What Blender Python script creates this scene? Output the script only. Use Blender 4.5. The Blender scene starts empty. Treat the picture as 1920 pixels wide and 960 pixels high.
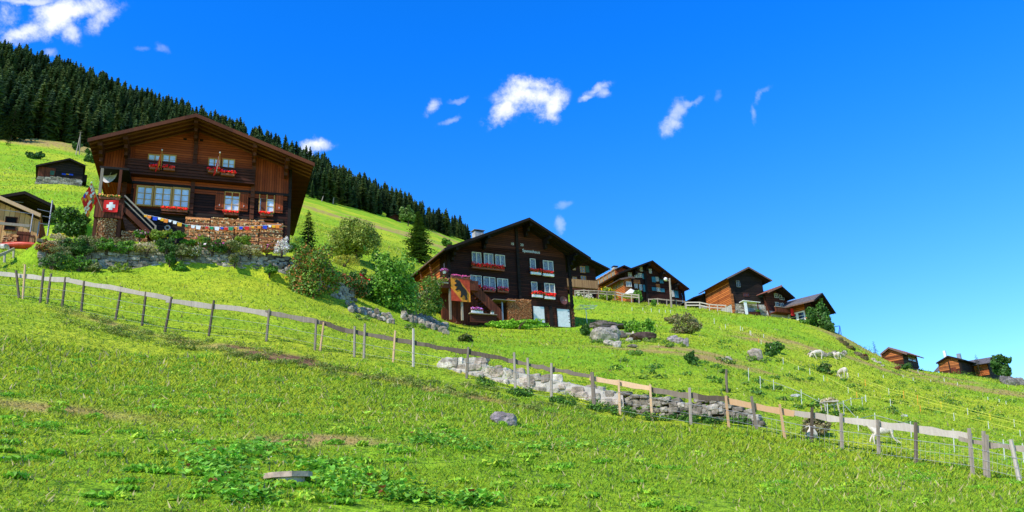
import bpy, math, random
import numpy as np
from mathutils import Vector
random.seed(7); RS=np.random.RandomState(11)
sc=bpy.context.scene; col=sc.collection
# ------------------------------------------------------------------ camera model
FL=1507.; PI=math.pi
_p=math.radians(18.5); _ro=math.radians(3.2)
CF=np.array([0,math.cos(_p),math.sin(_p)]); _R0=np.array([1.,0,0]); _U0=np.array([0,-math.sin(_p),math.cos(_p)])
CR=math.cos(_ro)*_R0-math.sin(_ro)*_U0; CU=math.sin(_ro)*_R0+math.cos(_ro)*_U0
def ray(px,py): return CF+(px-960)/FL*CR-(py-480)/FL*CU
def un(px,py,r):
    d=ray(px,py); return d*r/math.hypot(d[0],d[1])
def proj(P):
    P=np.asarray(P,float); z=P@CF; return 960+FL*(P@CR)/z,480-FL*(P@CU)/z
EYE=1.6
# ------------------------------------------------------------------ terrain
CP=[ # px,py,r
(-150,960,6),(0,960,6.5),(300,960,6.8),(900,960,7.6),(1500,960,9),(1920,960,11),(2080,960,13),
(0,800,11.5),(400,800,12.5),(900,800,14.5),(1400,880,15),(1900,925,17),
(-100,540,38),(0,552,37),(150,583,35),(300,622,32.5),(500,636,31),(665,670,29.5),(780,690,29),(960,730,28),(1110,760,27.4),(1230,789,26.8),(1370,803,26),(1520,833,25),(1700,866,24),(1900,905,23),(2050,930,22),
(-100,470,55),(0,480,52),(80,500,49.5),(300,507,49.3),(520,545,46),(0,462,62),(-120,440,70),
(300,560,40),(380,425,60),(380,400,75),
(620,600,40),(600,560,48),(700,585,52),(740,560,60),(600,480,78),(740,492,90),(800,610,56),
(820,640,44),(960,655,42),(950,624,64),(840,606,73),(1075,616,80),(970,609,77),(1110,602,86),
(1150,690,38),(1120,640,55),(1300,690,40),(1300,640,62),(1300,602,95),(1300,574,140),(1170,566,128),(1100,556,120),(1000,540,125),(1230,568,138),
(1450,770,31),(1500,740,39),(1500,700,54),(1500,650,85),(1500,603,132),(1400,590,130),(1440,720,42),
(1700,812,31),(1700,775,42),(1700,735,68),(1690,700,105),(1900,850,31),(1900,800,48),(1900,755,85),(1900,720,140),(1800,703,150),(1600,760,42),(1600,700,75),
(2080,860,40),(2080,790,80),(2080,745,140),
(1570,624,125),(1640,668,122),(1610,648,124),
(1300,590,190),(1500,625,175),(1570,645,165),(1640,690,160),(1700,708,160),(1800,718,210),(1900,735,190),(2080,765,190),
(1200,590,190),(1300,700,380),(1600,800,380),(1900,850,380),(1100,590,200),(1000,560,220),
(115,343,128),(0,345,128),(-150,330,130),(-150,250,250),(0,262,250),(140,270,262),(230,305,300),(400,330,345),(590,374,400),(740,412,470),(862,449,560),
(300,380,128),(450,400,140),(600,425,190),(740,455,220),(850,475,260),(930,500,300),
(-150,60,700),(0,112,650),(150,160,630),(330,227,600),(440,262,590),(560,308,580),(640,350,580),(720,387,590),(790,417,620),(872,447,650),(920,462,650),
(-150,120,1000),(0,170,1000),(330,290,950),(640,400,950),(870,500,950),(960,520,900),
]
def _pp(r): return np.log(np.maximum(r,1e-3))
_c=[];_t=[]
for px,py,r in CP:
    P=un(px,py,r); _c.append((math.atan2(P[0],P[1])*2.2,_pp(r))); _t.append((P[2]+EYE)/r)
for a in (-60,-35,-15,0,15,30,60):
    _c.append((math.radians(a)*2.2,_pp(1.5))); _t.append(np.interp(a,[-40,0,35],[.27,.215,.12]))
    _c.append((math.radians(a)*2.2,_pp(3200.))); _t.append(.02)
for a,t1,t2,t3 in ((-60,.3,.36,.42),(60,.02,.03,.03)):
    for r,t in ((8,t1),(40,t2),(250,t3)): _c.append((math.radians(a)*2.2,_pp(r))); _t.append(t)
_c=np.array(_c);_t=np.array(_t)
def _k(d2): return np.where(d2>0,d2*np.log(d2+1e-12),0)
n_=len(_c); D2=((_c[:,None]-_c[None])**2).sum(2); A=np.zeros((n_+3,n_+3)); A[:n_,:n_]=_k(D2)+np.eye(n_)*2e-3
Pm=np.c_[np.ones(n_),_c]; A[:n_,n_:]=Pm; A[n_:,:n_]=Pm.T
_w=np.linalg.solve(A,np.r_[_t,0,0,0])
def tps(a,l):
    out=np.empty(a.shape)
    for i in range(0,a.size,20000):
        q=np.c_[a.flat[i:i+20000],l.flat[i:i+20000]]
        d2=((q[:,None,0]-_c[None,:,0])**2+(q[:,None,1]-_c[None,:,1])**2)
        out.flat[i:i+20000]=_k(d2)@_w[:n_]+_w[n_]+q@_w[n_+1:]
    return out
def _h(i,j,s): 
    v=np.sin(i*127.1+j*311.7+s*74.7)*43758.5453; return v-np.floor(v)
def vnoise(x,y,s=0):
    i=np.floor(x);j=np.floor(y);u=x-i;v=y-j;u=u*u*(3-2*u);v=v*v*(3-2*v)
    return (_h(i,j,s)*(1-u)+_h(i+1,j,s)*u)*(1-v)+(_h(i,j+1,s)*(1-u)+_h(i+1,j+1,s)*u)*v-.5
def sst(a,b,x):
    t=np.clip((x-a)/(b-a),0,1); return t*t*(3-2*t)
class Frame:      # a wall plane frame: X to the right along the facade, Y into the depth, Z up
    def __init__(s,px,py,r,azd):
        s.O=un(px,py,r); a=math.radians(azd); s.a=a
        s.Y=np.array([math.sin(a),math.cos(a),0]); s.X=np.array([math.cos(a),-math.sin(a),0])
    def l(s,px,py,off=0.):
        d=ray(px,py); t=(s.O@s.Y+off)/(d@s.Y); P=d*t-s.O; return float(P@s.X),float(P[2])
    def side(s,px,py,x):
        d=ray(px,py); t=(s.O@s.X+x)/(d@s.X); P=d*t-s.O; return float(P@s.Y),float(P[2])
    def w(s,x,y,z): return s.O+x*s.X+y*s.Y+np.array([0,0,z])
H1=Frame(237,440,54,-20.9); H2=Frame(840,600,74,-28)
TZ=17.6                                   # terrace level in front of the big chalet
WA0,WA1=[math.atan2(*un(px,700,1)[:2]) for px in (800,1425)]
def rw(a): return np.interp(a,[math.atan2(*un(px,720,1)[:2]) for px in (820,960,1110,1230,1410)],[30.6,29.6,29.,28.2,27.3])
def gz(x,y):
    x=np.asarray(x,float);y=np.asarray(y,float)
    r=np.hypot(x,y)+1e-6; a=np.arctan2(x,y); ac=np.clip(a,-1.05,1.05)
    t=tps(ac*2.2,np.log(np.maximum(r,.6)))
    z=t*r-EYE
    # terrace of the big chalet
    lx=(x*H1.X[0]+y*H1.X[1])-H1.O@H1.X; ly=(x*H1.Y[0]+y*H1.Y[1])-H1.O@H1.Y
    zt=TZ-1.0+1.0*sst(-4.4,-2.6,ly)
    m=sst(-4.75,-4.45,ly)*(1-sst(13,20,ly))*sst(-5.3,-3.9,lx)*(1-sst(10.2,12.6,lx))
    z=z*(1-m)+zt*m
    # step behind the low wall by the fence
    d=r-rw(a); hh=.5*sst(WA0,WA0+.03,a)*(1-sst(WA1-.03,WA1,a))
    z=z+hh*sst(0,.3,d)*np.exp(-np.maximum(d-.3,0)/5.)
    # roughness
    am=np.clip(r/30,.25,1)
    z=z+.10*am*vnoise(x/1.3,y/1.3,1)+.22*am*vnoise(x/3.7,y/3.7,2)*(1-m)+.05*am*vnoise(x/.45,y/.45,3)
    z=z+sst(60,300,r)*1.2*vnoise(x/14,y/14,4)*(1-m)
    fa=1-sst(1.2,2.2,np.abs(a)); z=z*fa+(-EYE-.02*r)*(1-fa)
    return z
def g(x,y): return float(gz(np.array([x]),np.array([y]))[0])
_RR=np.exp(np.linspace(math.log(4),math.log(900),700))
_GC={}
def G(px,py):     # where the sight line meets the hillside
    k=(round(px,1),round(py,1))
    if k in _GC: return _GC[k].copy()
    d=ray(px,py); h=math.hypot(d[0],d[1]); X=d[0]/h*_RR;Y=d[1]/h*_RR
    f=gz(X,Y)-d[2]/h*_RR
    i=np.where(f>0)[0]
    i=i[0] if len(i) else int(np.argmax(f))
    if i>0 and f[i]>0:
        u=f[i-1]/(f[i-1]-f[i]); r=_RR[i-1]+(_RR[i]-_RR[i-1])*u
    else: r=_RR[i]
    x,y=d[0]/h*r,d[1]/h*r; P=np.array([x,y,g(x,y)]); _GC[k]=P; return P.copy()
# ------------------------------------------------------------------ materials
MATS={}
class NT:
    def __init__(s,m): s.m=m; s.n=m.node_tree.nodes; s.l=m.node_tree.links
    def new(s,t,**k):
        o=s.n.new(t)
        for a,b in k.items(): setattr(o,a,b)
        return o
    def math(s,op,a,b=None,c=None):
        o=s.n.new('ShaderNodeMath'); o.operation=op
        for i,v in enumerate((a,b,c)):
            if v is None: continue
            if isinstance(v,(int,float)): o.inputs[i].default_value=v
            else: s.l.new(v,o.inputs[i])
        return o.outputs[0]
    def mix(s,f,a,b,mode='MIX'):
        o=s.n.new('ShaderNodeMix'); o.data_type='RGBA'; o.blend_type=mode
        for i,v in ((0,f),(6,a),(7,b)):
            if isinstance(v,(int,float)): o.inputs[i].default_value=v
            elif isinstance(v,tuple): o.inputs[i].default_value=(*v[:3],1)
            else: s.l.new(v,o.inputs[i])
        return o.outputs[2]
    def noise(s,vec,scale,detail=3,rough=.6):
        o=s.n.new('ShaderNodeTexNoise'); o.inputs['Scale'].default_value=scale; o.inputs['Detail'].default_value=detail; o.inputs['Roughness'].default_value=rough
        if vec is not None: s.l.new(vec,o.inputs['Vector'])
        return o.outputs['Fac']
    def ramp(s,f,a,b):
        o=s.n.new('ShaderNodeMapRange'); o.interpolation_type='SMOOTHSTEP'; o.inputs[1].default_value=a; o.inputs[2].default_value=b; s.l.new(f,o.inputs[0]); return o.outputs[0]
def newmat(name,rough=.8,spec=.25):
    m=bpy.data.materials.new(name); m.use_nodes=True; t=NT(m); b=t.n['Principled BSDF']
    b.inputs['Roughness'].default_value=rough; b.inputs['Specular IOR Level'].default_value=spec; MATS[name]=m
    return m,t,b
def bump(t,b,h,strength=.4,dist=.02):
    o=t.new('ShaderNodeBump'); o.inputs['Strength'].default_value=strength; o.inputs['Distance'].default_value=dist
    t.l.new(h,o.inputs['Height']); t.l.new(o.outputs[0],b.inputs['Normal'])
def plain(name,c,rough=.7,var=.25,scale=6,spec=.25,metal=0):
    m,t,b=newmat(name,rough,spec); tc=t.new('ShaderNodeTexCoord').outputs['Object']
    n=t.noise(tc,scale); k=t.mix(t.ramp(n,.3,.7),tuple(x*(1-var) for x in c),tuple(min(1,x*(1+var)) for x in c))
    t.l.new(k,b.inputs['Base Color']); b.inputs['Metallic'].default_value=metal; bump(t,b,n,.25); return m
def wood(name,c1,c2,axis=2,sp=.2,crack=.14,rough=.75,weather=.5):
    """boards or logs: axis = direction across the boards"""
    m,t,b=newmat(name,rough,.2); tc=t.new('ShaderNodeTexCoord').outputs['Object']
    s=t.new('ShaderNodeSeparateXYZ'); t.l.new(tc,s.inputs[0])
    v=s.outputs[axis] if axis!=3 else t.math('ADD',s.outputs[0],s.outputs[1])
    q=t.math('DIVIDE',v,sp); fr=t.math('FRACT',q); fl=t.math('FLOOR',q)
    wn=t.new('ShaderNodeTexWhiteNoise',noise_dimensions='1D'); t.l.new(fl,wn.inputs['W'])
    mp=t.new('ShaderNodeMapping'); t.l.new(tc,mp.inputs[0]); S=[1.2,1.2,1.2]; 
    if axis==3: S=[12,12,1.2]
    else: S[axis]=14
    mp.inputs['Scale'].default_value=S
    n=t.noise(mp.outputs[0],1.5,5,.65); big=t.noise(tc,.6,3)
    f=t.math('ADD',t.math('MULTIPLY',wn.outputs[0],.45),t.math('MULTIPLY',n,.7))
    k=t.mix(t.ramp(f,.25,.9),c1,c2)
    k=t.mix(t.math('MULTIPLY',t.ramp(big,.45,.75),weather),k,tuple(x*.35 for x in c1))
    edge=t.math('MINIMUM',fr,t.math('SUBTRACT',1.,fr)); ek=t.ramp(edge,crack*.3,crack)
    k=t.mix(ek,tuple(x*.18 for x in c1),k)
    t.l.new(k,b.inputs['Base Color'])
    bump(t,b,t.math('ADD',ek,t.math('MULTIPLY',n,.3)),.7,.03); return m
def colmat(name,rough=.8,trans=0.,spec=.15,noise=.25,nscale=20,bp=0.):
    """colour from the mesh's own 'Col' attribute, varied by noise"""
    m,t,b=newmat(name,rough,spec); a=t.new('ShaderNodeAttribute',attribute_name='Col')
    tc=t.new('ShaderNodeTexCoord').outputs['Object']; n=t.noise(tc,nscale,2)
    k=t.mix(t.ramp(n,.35,.7),t.mix(1.,a.outputs['Color'],(1-noise,)*3,'MULTIPLY'),a.outputs['Color'])
    t.l.new(k,b.inputs['Base Color'])
    if bp: bump(t,b,t.noise(tc,nscale*1.6,5,.7),bp,.08)
    if trans:
        tr=t.new('ShaderNodeBsdfTranslucent'); t.l.new(k,tr.inputs[0]); mx=t.new('ShaderNodeMixShader'); mx.inputs[0].default_value=trans
        t.l.new(b.outputs[0],mx.inputs[1]); t.l.new(tr.outputs[0],mx.inputs[2]); t.l.new(mx.outputs[0],t.n['Material Output'].inputs[0])
    return m
M=MATS
wood('log_dark',(.022,.0065,.004),(.062,.017,.009),2,.19)
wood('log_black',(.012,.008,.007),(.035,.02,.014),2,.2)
wood('board_red',(.25,.042,.01),(.46,.086,.022),2,.17,.1,weather=.35)
wood('board_red_vert',(.25,.042,.011),(.45,.083,.022),0,.16,.09,weather=.3)
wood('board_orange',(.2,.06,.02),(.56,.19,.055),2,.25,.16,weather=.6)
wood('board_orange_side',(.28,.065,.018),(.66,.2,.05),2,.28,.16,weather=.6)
wood('board_brown',(.058,.016,.009),(.12,.032,.015),2,.2,.12)
wood('board_brown_vert',(.1,.025,.012),(.2,.05,.021),0,.18,.1)
wood('board_new_vert',(.56,.27,.1),(.78,.44,.18),0,.3,.05,weather=.15)
wood('board_tan_vert',(.32,.16,.07),(.5,.27,.12),0,.18,.08,weather=.2)
wood('timber_brown',(.08,.022,.01),(.15,.042,.018),0,3.,.001)
wood('timber_black',(.008,.006,.005),(.025,.014,.01),0,3.,.001)
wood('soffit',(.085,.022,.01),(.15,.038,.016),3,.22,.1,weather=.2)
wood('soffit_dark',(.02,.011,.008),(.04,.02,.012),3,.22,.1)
wood('timber_ochre',(.5,.24,.06),(.66,.36,.1),0,3.,.001,weather=.1)
wood('grey_timber',(.2,.16,.12),(.46,.385,.3),0,3.,.001,weather=.35)
wood('pale_timber',(.42,.35,.28),(.66,.58,.48),0,3.,.001,weather=.1)
wood('dark_timber_post',(.09,.066,.045),(.25,.195,.145),0,3.,.001,weather=.3)
wood('fresh_timber',(.55,.33,.17),(.75,.5,.29),0,3.,.001,weather=.05)
plain('roof_grey',(.13,.12,.12),.8,.35,3); plain('roof_dark',(.045,.04,.04),.8,.3,3); plain('roof_red',(.33,.13,.09),.8,.3,3)
plain('metal_grey',(.3,.3,.31),.45,.1,4,.5,.6); plain('gutter_copper',(.16,.1,.08),.5,.2,4)
plain('white_paint',(.78,.78,.76),.6,.08,4); plain('cream_paint',(.7,.68,.6),.6,.1,4)
plain('plaster_grey',(.4,.38,.35),.9,.2,3); plain('hole_dark',(.004,.004,.004),.9,.1)
plain('curtain_pane',(.62,.72,.86),.12,.12,3,.6); plain('glass_dark',(.02,.025,.03),.08,.3,3,.6); plain('curtain_grey',(.2,.21,.22),.15,.5,9,.6)
plain('red_cloth',(.68,.02,.02),.8,.12,3); plain('yellow_cloth',(.85,.42,.02),.8,.1,3); plain('white_cloth',(.82,.82,.82),.8,.05,3); plain('black_cloth',(.02,.02,.018),.8,.2,3)
plain('blue_cloth',(.02,.07,.55),.8,.1,3); plain('green_cloth',(.02,.25,.1),.8,.1,3); plain('orange_cloth',(.85,.25,.03),.8,.1,3)
plain('red_tarp',(.55,.06,.03),.45,.3,2); plain('shutter_blue',(.03,.16,.22),.7,.2,4); plain('shutter_green',(.03,.09,.07),.7,.2,4)
plain('stake_white',(.6,.61,.56),.5,.05); plain('stake_yellow',(.8,.55,.03),.5,.1); plain('stake_orange',(.85,.33,.05),.5,.1); plain('tape_yellow',(.62,.66,.08),.5,.1); plain('wire_grey',(.4,.4,.42),.5,.1)
plain('goat_white',(.66,.58,.47),.95,.22,11); plain('concrete',(.5,.37,.27),.9,.25,14); plain('bark',(.09,.06,.04),.95,.4,9); plain('dish_brown',(.16,.06,.05),.6,.1); plain('dish_grey',(.5,.45,.42),.5,.1)
plain('lamp_globe',(.85,.8,.75),.2,.03); plain('rubber_black',(.015,.015,.015),.6,.1); plain('mortar',(.5,.46,.39),.95,.15,5); plain('soil_dark',(.05,.04,.03),1,.3,6)
plain('pelargonium_box',(.3,.1,.05),.8,.2); plain('shed_door_green',(.04,.1,.07),.7,.2)
plain('banner_orange',(.72,.27,.03),.8,.15,3); plain('banner_red',(.5,.06,.025),.8,.2,3); colmat('leaf',.55,.3,.3,.2,3); colmat('needle',.8,.08,.1,.35,1.5); colmat('grass_blade',.55,.35,.25,.15,6); colmat('stone',.92,0,.15,.5,5,.9); colmat('firewood',.85,0,.1,.3,14); 
_m=M['grass_blade']; _t=NT(_m); _b=_t.n['Principled BSDF']; _g=_t.new('ShaderNodeNewGeometry'); _v=_t.new('ShaderNodeVectorMath',operation='SCALE'); _v.inputs['Scale'].default_value=.55; _t.l.new(_g.outputs['Normal'],_v.inputs[0])
_a=_t.new('ShaderNodeVectorMath',operation='ADD'); _t.l.new(_v.outputs[0],_a.inputs[0]); _a.inputs[1].default_value=(-.15,-.3,.9); _n=_t.new('ShaderNodeVectorMath',operation='NORMALIZE'); _t.l.new(_a.outputs[0],_n.inputs[0]); _t.l.new(_n.outputs[0],_b.inputs['Normal'])
colmat('petal',.6,.2,.2,.1)
# ------------------------------------------------------------------ mesh building
class MB:
    def __init__(s): s.v=[];s.f=[];s.c=[];s.m=[];s.cc=(.5,.5,.5);s.mi=0
    def add(s,vs,fs):
        o=len(s.v); s.v+= [tuple(map(float,v)) for v in vs]; s.c+=[s.cc]*len(vs)
        for f in fs: s.f.append(tuple(o+i for i in f)); s.m.append(s.mi)
        return s
    def poly(s,vs): return s.add(vs,[tuple(range(len(vs)))])
    def box(s,x0,x1,y0,y1,z0,z1):
        v=[(x,y,z) for z in (z0,z1) for y in (y0,y1) for x in (x0,x1)]
        return s.add(v,[(0,2,3,1),(4,5,7,6),(0,1,5,4),(2,6,7,3),(0,4,6,2),(1,3,7,5)])
    def prism(s,pts,a,b,ax=1):
        """pts: 2-D outline in the plane normal to axis ax, extruded from a to b"""
        def mk(p,t): return (p[0],t,p[1]) if ax==1 else ((t,p[0],p[1]) if ax==0 else (p[0],p[1],t))
        n=len(pts); v=[mk(p,a) for p in pts]+[mk(p,b) for p in pts]
        return s.add(v,[tuple(range(n)),tuple(range(2*n-1,n-1,-1))]+[(i,i+n,(i+1)%n+n,(i+1)%n) for i in range(n)])
    def bar(s,a,b,w,h=None,up=(0,0,1),jit=0):
        a=Vector(a);b=Vector(b);h=h or w; d=(b-a).normalized(); u=Vector(up)
        if abs(d.dot(u))>.95: u=Vector((0,1,0)) if abs(d.y)<.9 else Vector((1,0,0))
        x=d.cross(u).normalized()*(w/2); y=x.cross(d).normalized()*(h/2)
        v=[];
        for p in (a,b):
            for i,j in ((-1,-1),(1,-1),(1,1),(-1,1)):
                k=1+random.uniform(-jit,jit); v.append(p+x*i*k+y*j*k)
        return s.add(v,[(0,1,2,3),(7,6,5,4),(0,4,5,1),(1,5,6,2),(2,6,7,3),(3,7,4,0)])
    def tube(s,pts,rs,n=8,cap=True):
        if not hasattr(rs,'__len__'): rs=[rs]*len(pts)
        P=[Vector(p) for p in pts]; vs=[];fs=[]
        for i,p in enumerate(P):
            d=(P[min(i+1,len(P)-1)]-P[max(i-1,0)]).normalized(); u=Vector((0,0,1)) if abs(d.z)<.9 else Vector((1,0,0))
            x=d.cross(u).normalized(); y=x.cross(d)
            for k in range(n):
                a=2*PI*k/n; vs.append(p+(x*math.cos(a)+y*math.sin(a))*rs[i])
        for i in range(len(P)-1):
            for k in range(n): fs.append((i*n+k,i*n+(k+1)%n,(i+1)*n+(k+1)%n,(i+1)*n+k))
        if cap: fs+= [tuple(range(n-1,-1,-1)),tuple(range((len(P)-1)*n,len(P)*n))]
        return s.add(vs,fs)
    def build(s,name,mat,parent=None,loc=None,rotz=0,smooth=False):
        me=bpy.data.meshes.new(name); me.from_pydata(s.v,[],s.f)
        mats=mat if isinstance(mat,(list,tuple)) else [mat]
        for k in mats: me.materials.append(M[k] if isinstance(k,str) else k)
        me.polygons.foreach_set('material_index',s.m)
        ca=me.color_attributes.new('Col','FLOAT_COLOR','POINT'); ca.data.foreach_set('color',np.c_[np.array(s.c),np.ones(len(s.c))].astype(np.float32).ravel())
        if smooth: me.polygons.foreach_set('use_smooth',[True]*len(s.f))
        me.update(); o=bpy.data.objects.new(name,me); col.objects.link(o)
        if parent: o.parent=parent
        if loc is not None: o.location=tuple(loc)
        o.rotation_euler=(0,0,rotz); return o
def npmesh(name,V,C,mat,parent=None,loc=None,k=4):
    """V: (n,k,3) separate faces, C: (n,3) colours"""
    n=V.shape[0]; me=bpy.data.meshes.new(name); me.vertices.add(n*k); me.vertices.foreach_set('co',V.astype(np.float32).ravel())
    me.loops.add(n*k); me.loops.foreach_set('vertex_index',np.arange(n*k,dtype=np.int32)); me.polygons.add(n)
    me.polygons.foreach_set('loop_start',np.arange(0,n*k,k,dtype=np.int32)); me.materials.append(M[mat])
    ca=me.color_attributes.new('Col','FLOAT_COLOR','POINT'); cc=np.ones((n,k,4),np.float32); cc[:,:,:3]=C[:,None,:] if C.ndim==2 else C
    ca.data.foreach_set('color',cc.ravel()); me.update(calc_edges=True)
    o=bpy.data.objects.new(name,me); col.objects.link(o)
    if parent: o.parent=parent
    if loc is not None: o.location=tuple(loc)
    return o
def tag(o,label=None,cat=None,group=None,kind=None):
    if label: o['label']=label
    if cat: o['category']=cat
    if group: o['group']=group
    if kind: o['kind']=kind
    return o
def thing(name,label,cat,loc=(0,0,0),rotz=0,group=None):
    o=bpy.data.objects.new(name,None); o.empty_display_size=.2; col.objects.link(o); o.location=tuple(map(float,loc)); o.rotation_euler=(0,0,rotz)
    return tag(o,label,cat,group)
def copy_tree(o,parent=None):
    c=o.copy(); col.objects.link(c)
    if parent: c.parent=parent
    for ch in list(o.children): copy_tree(ch,c)
    return c
# ------------------------------------------------------------------ ground sheet
def masks(x,y,r,a):
    """dry grass and bare soil on the hillside"""
    def blob(px,py,sx,sy,rot=0):
        P=G(px,py); dx=x-P[0];dy=y-P[1]; c,s=math.cos(rot),math.sin(rot)
        return np.exp(-((dx*c+dy*s)/sx)**2-((-dx*s+dy*c)/sy)**2)
    n1=vnoise(x/.9,y/.9,7)+.5; n2=vnoise(x/.3,y/.3,8)+.5
    soil=np.zeros_like(x);dry=np.zeros_like(x)
    for b in ((500,665,2.6,1.0,-.3),(590,684,2.0,.8,-.3),(620,692,1.2,.5,-.3),(455,652,1.2,.5,-.3)): soil=np.maximum(soil,blob(*b))
    for b in ((450,780,.3,.25),(900,710,1,.4),(1600,717,1.2,1.0,.4),(1250,650,2,1),(1565,757,.7,.4)): soil=np.maximum(soil,.55*blob(*b))
    for b in ((600,825,1.3,.65),(660,830,.9,.4),(560,830,.6,.6),(300,630,3.2,.8,-.3),(420,650,3.,.9,-.3),(680,705,3,.8,-.3),(860,740,3,1.,-.35),(1000,770,2.6,.8,-.4),(200,605,2.4,.7,-.3),(120,770,2,.8),(900,690,2,.5)): dry=np.maximum(dry,.75*blob(*b))
    for b in ((120,270,35,12),(40,262,30,14),(200,290,25,14),(700,424,60,12,-.5),(760,436,60,10,-.5),(850,452,40,10,-.5),(650,410,40,9,-.5),(1280,655,5,2.5),(1230,660,5,2.5),(1340,675,6,2),(1600,640,6,4),(1580,634,5,3),(1750,705,8,5),(1820,725,12,5),(1880,738,9,5),(1430,640,4,3),(1470,640,6,4),(1650,690,7,4)): dry=np.maximum(dry,.8*blob(*b))
    sl=sst(.35,.75,soil*(.55+.9*n1*n2*1.6)); dr=sst(.2,.85,dry*(.6+.8*n1))
    return dr,sl
NA,NR=760,640
aa=np.r_[np.linspace(-PI,-.72,60)[:-1],np.linspace(-.72,.72,NA),np.linspace(.72,PI,60)[1:]]; rr=np.r_[.3,.8,np.exp(np.linspace(math.log(1.5),math.log(3200),NR))]
AAg,RRg=np.meshgrid(aa,rr); gx=(RRg*np.sin(AAg)).ravel(); gy=(RRg*np.cos(AAg)).ravel(); gzv=gz(gx,gy)
me=bpy.data.meshes.new('ground'); nv=gx.size; me.vertices.add(nv); me.vertices.foreach_set('co',np.c_[gx,gy,gzv].astype(np.float32).ravel())
ni,nj=len(rr),len(aa); idx=np.arange(nv).reshape(ni,nj); Q=np.stack([idx[:-1,:-1],idx[:-1,1:],idx[1:,1:],idx[1:,:-1]],-1).reshape(-1,4)[:, ::-1]
me.loops.add(Q.size); me.loops.foreach_set('vertex_index',Q.ravel().astype(np.int32)); me.polygons.add(len(Q)); me.polygons.foreach_set('loop_start',np.arange(0,Q.size,4,dtype=np.int32)); me.polygons.foreach_set('use_smooth',np.ones(len(Q),bool))
dr,sl=masks(gx,gy,RRg.ravel(),AAg.ravel())
ca=me.color_attributes.new('Mask','FLOAT_COLOR','POINT'); ca.data.foreach_set('color',np.c_[dr,sl,sst(15,70,RRg.ravel()),np.ones(nv)].astype(np.float32).ravel()); me.update(calc_edges=True)
GREEN=np.array((.285,.515,.02)); YEL=np.array((.57,.63,.035)); DRY=np.array((.5,.36,.12)); DK=np.array((.13,.30,.014))
m,t,b=newmat('meadow',.9,.1); tc=t.new('ShaderNodeTexCoord').outputs['Object']
at=t.new('ShaderNodeAttribute',attribute_name='Mask'); sp_=t.new('ShaderNodeSeparateColor'); t.l.new(at.outputs['Color'],sp_.inputs[0])
nA=t.noise(tc,.05,4); nB=t.noise(tc,.5,4,.7); nC=t.noise(tc,5,3,.7); nD=t.noise(tc,1.6,3,.7)
k=t.mix(t.ramp(nA,.38,.62),tuple(GREEN*.95),tuple(YEL*.92)); k=t.mix(t.math('MULTIPLY',t.ramp(nB,.5,.7),.55),k,tuple(DK)); 
k=t.mix(t.math('MULTIPLY',t.ramp(nC,.45,.75),.45),k,tuple(DK)); k=t.mix(t.math('MULTIPLY',t.ramp(nD,.56,.72),.35),k,tuple(YEL))
k2=t.mix(t.ramp(nC,.4,.7),k,tuple(DK*.5)); near=t.mix(sp_.outputs[2],k2,k)
k=t.mix(sp_.outputs[0],near,tuple(DRY*.85)); k=t.mix(sp_.outputs[1],k,t.mix(t.ramp(nC,.3,.7),(.12,.06,.03),(.3,.17,.09)))
t.l.new(k,b.inputs['Base Color']); bump(t,b,t.math('ADD',nC,t.math('MULTIPLY',nB,2.)),1.,.12)
me.materials.append(m); o=bpy.data.objects.new('ground',me); col.objects.link(o); tag(o,'steep green alpine meadow hillside falling away to the right',None,None,'structure')
# ------------------------------------------------------------------ grass
def grass(n,r0,r1,seed,hs,ws,name,label,amin=-.66,amax=.66):
    R=np.random.RandomState(seed); a=R.uniform(amin,amax,n); r=np.exp(R.uniform(math.log(r0),math.log(r1),n)); x=r*np.sin(a);y=r*np.cos(a)
    dr,sl=masks(x,y,r,a); keep=R.rand(n)>sl*.9; keep&=R.rand(n)<1-sst(120,330,r)
    ly=(x*H1.Y[0]+y*H1.Y[1])-H1.O@H1.Y; lx=(x*H1.X[0]+y*H1.X[1])-H1.O@H1.X; keep&=~((ly>-2.4)&(ly<13)&(lx>-3)&(lx<11))
    x,y,r,dr=x[keep],y[keep],r[keep],dr[keep]; n=len(x); z=gz(x,y)
    cl=vnoise(x/.5,y/.5,21)+.5; c2=vnoise(x/2.6,y/2.6,22)+.5; c3=vnoise(x/9,y/9,23)+.5
    h=hs*(.72+.28*sst(8,26,r))*np.clip(r,6,200)**.62*(.35+.9*R.rand(n))*(.5+.8*cl)*(1-.4*dr); w=ws*np.clip(r,6,200)**.85*(.6+1.2*R.rand(n))
    th=R.uniform(0,2*PI,n); ln=R.uniform(0,2*PI,n); le=h*R.uniform(.3,1.9,n)
    V=np.empty((n,3,3)); b=np.c_[x,y,z-.02]; V[:,0]=b-np.c_[np.cos(th),np.sin(th),th*0]*(w/2)[:,None]; V[:,1]=b+np.c_[np.cos(th),np.sin(th),th*0]*(w/2)[:,None]
    V[:,2]=b+np.c_[np.cos(ln)*le,np.sin(ln)*le,h]
    f=np.clip(.5*c3+.35*c2+.25*R.randn(n)*.8,0,1)[:,None]; C=GREEN*(1-f)+YEL*f
    d=(R.rand(n)<.12+.22*(cl<.3))[:,None]; C=np.where(d,DK*1.2,C); C=C*(1-dr[:,None]*.85)+DRY*dr[:,None]*.85
    s=(R.rand(n)<.012)[:,None]; C=np.where(s,np.array((.6,.52,.22)),C); V[:,2]+=np.where(s,(V[:,2]-b)*.8*np.array((.2,.2,1.)),0); C*= (.75+.5*R.rand(n))[:,None]
    ob=npmesh(name,V,C,'grass_blade',k=3); tag(ob,label,None,None,'stuff')
grass(460000,5.2,26,5,.0165,.0031,'grass','short bright meadow grass on the near slope below the fence')
grass(430000,26,340,6,.0105,.0019,'hillside_grass','meadow grass on the slope above the fence')
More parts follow.
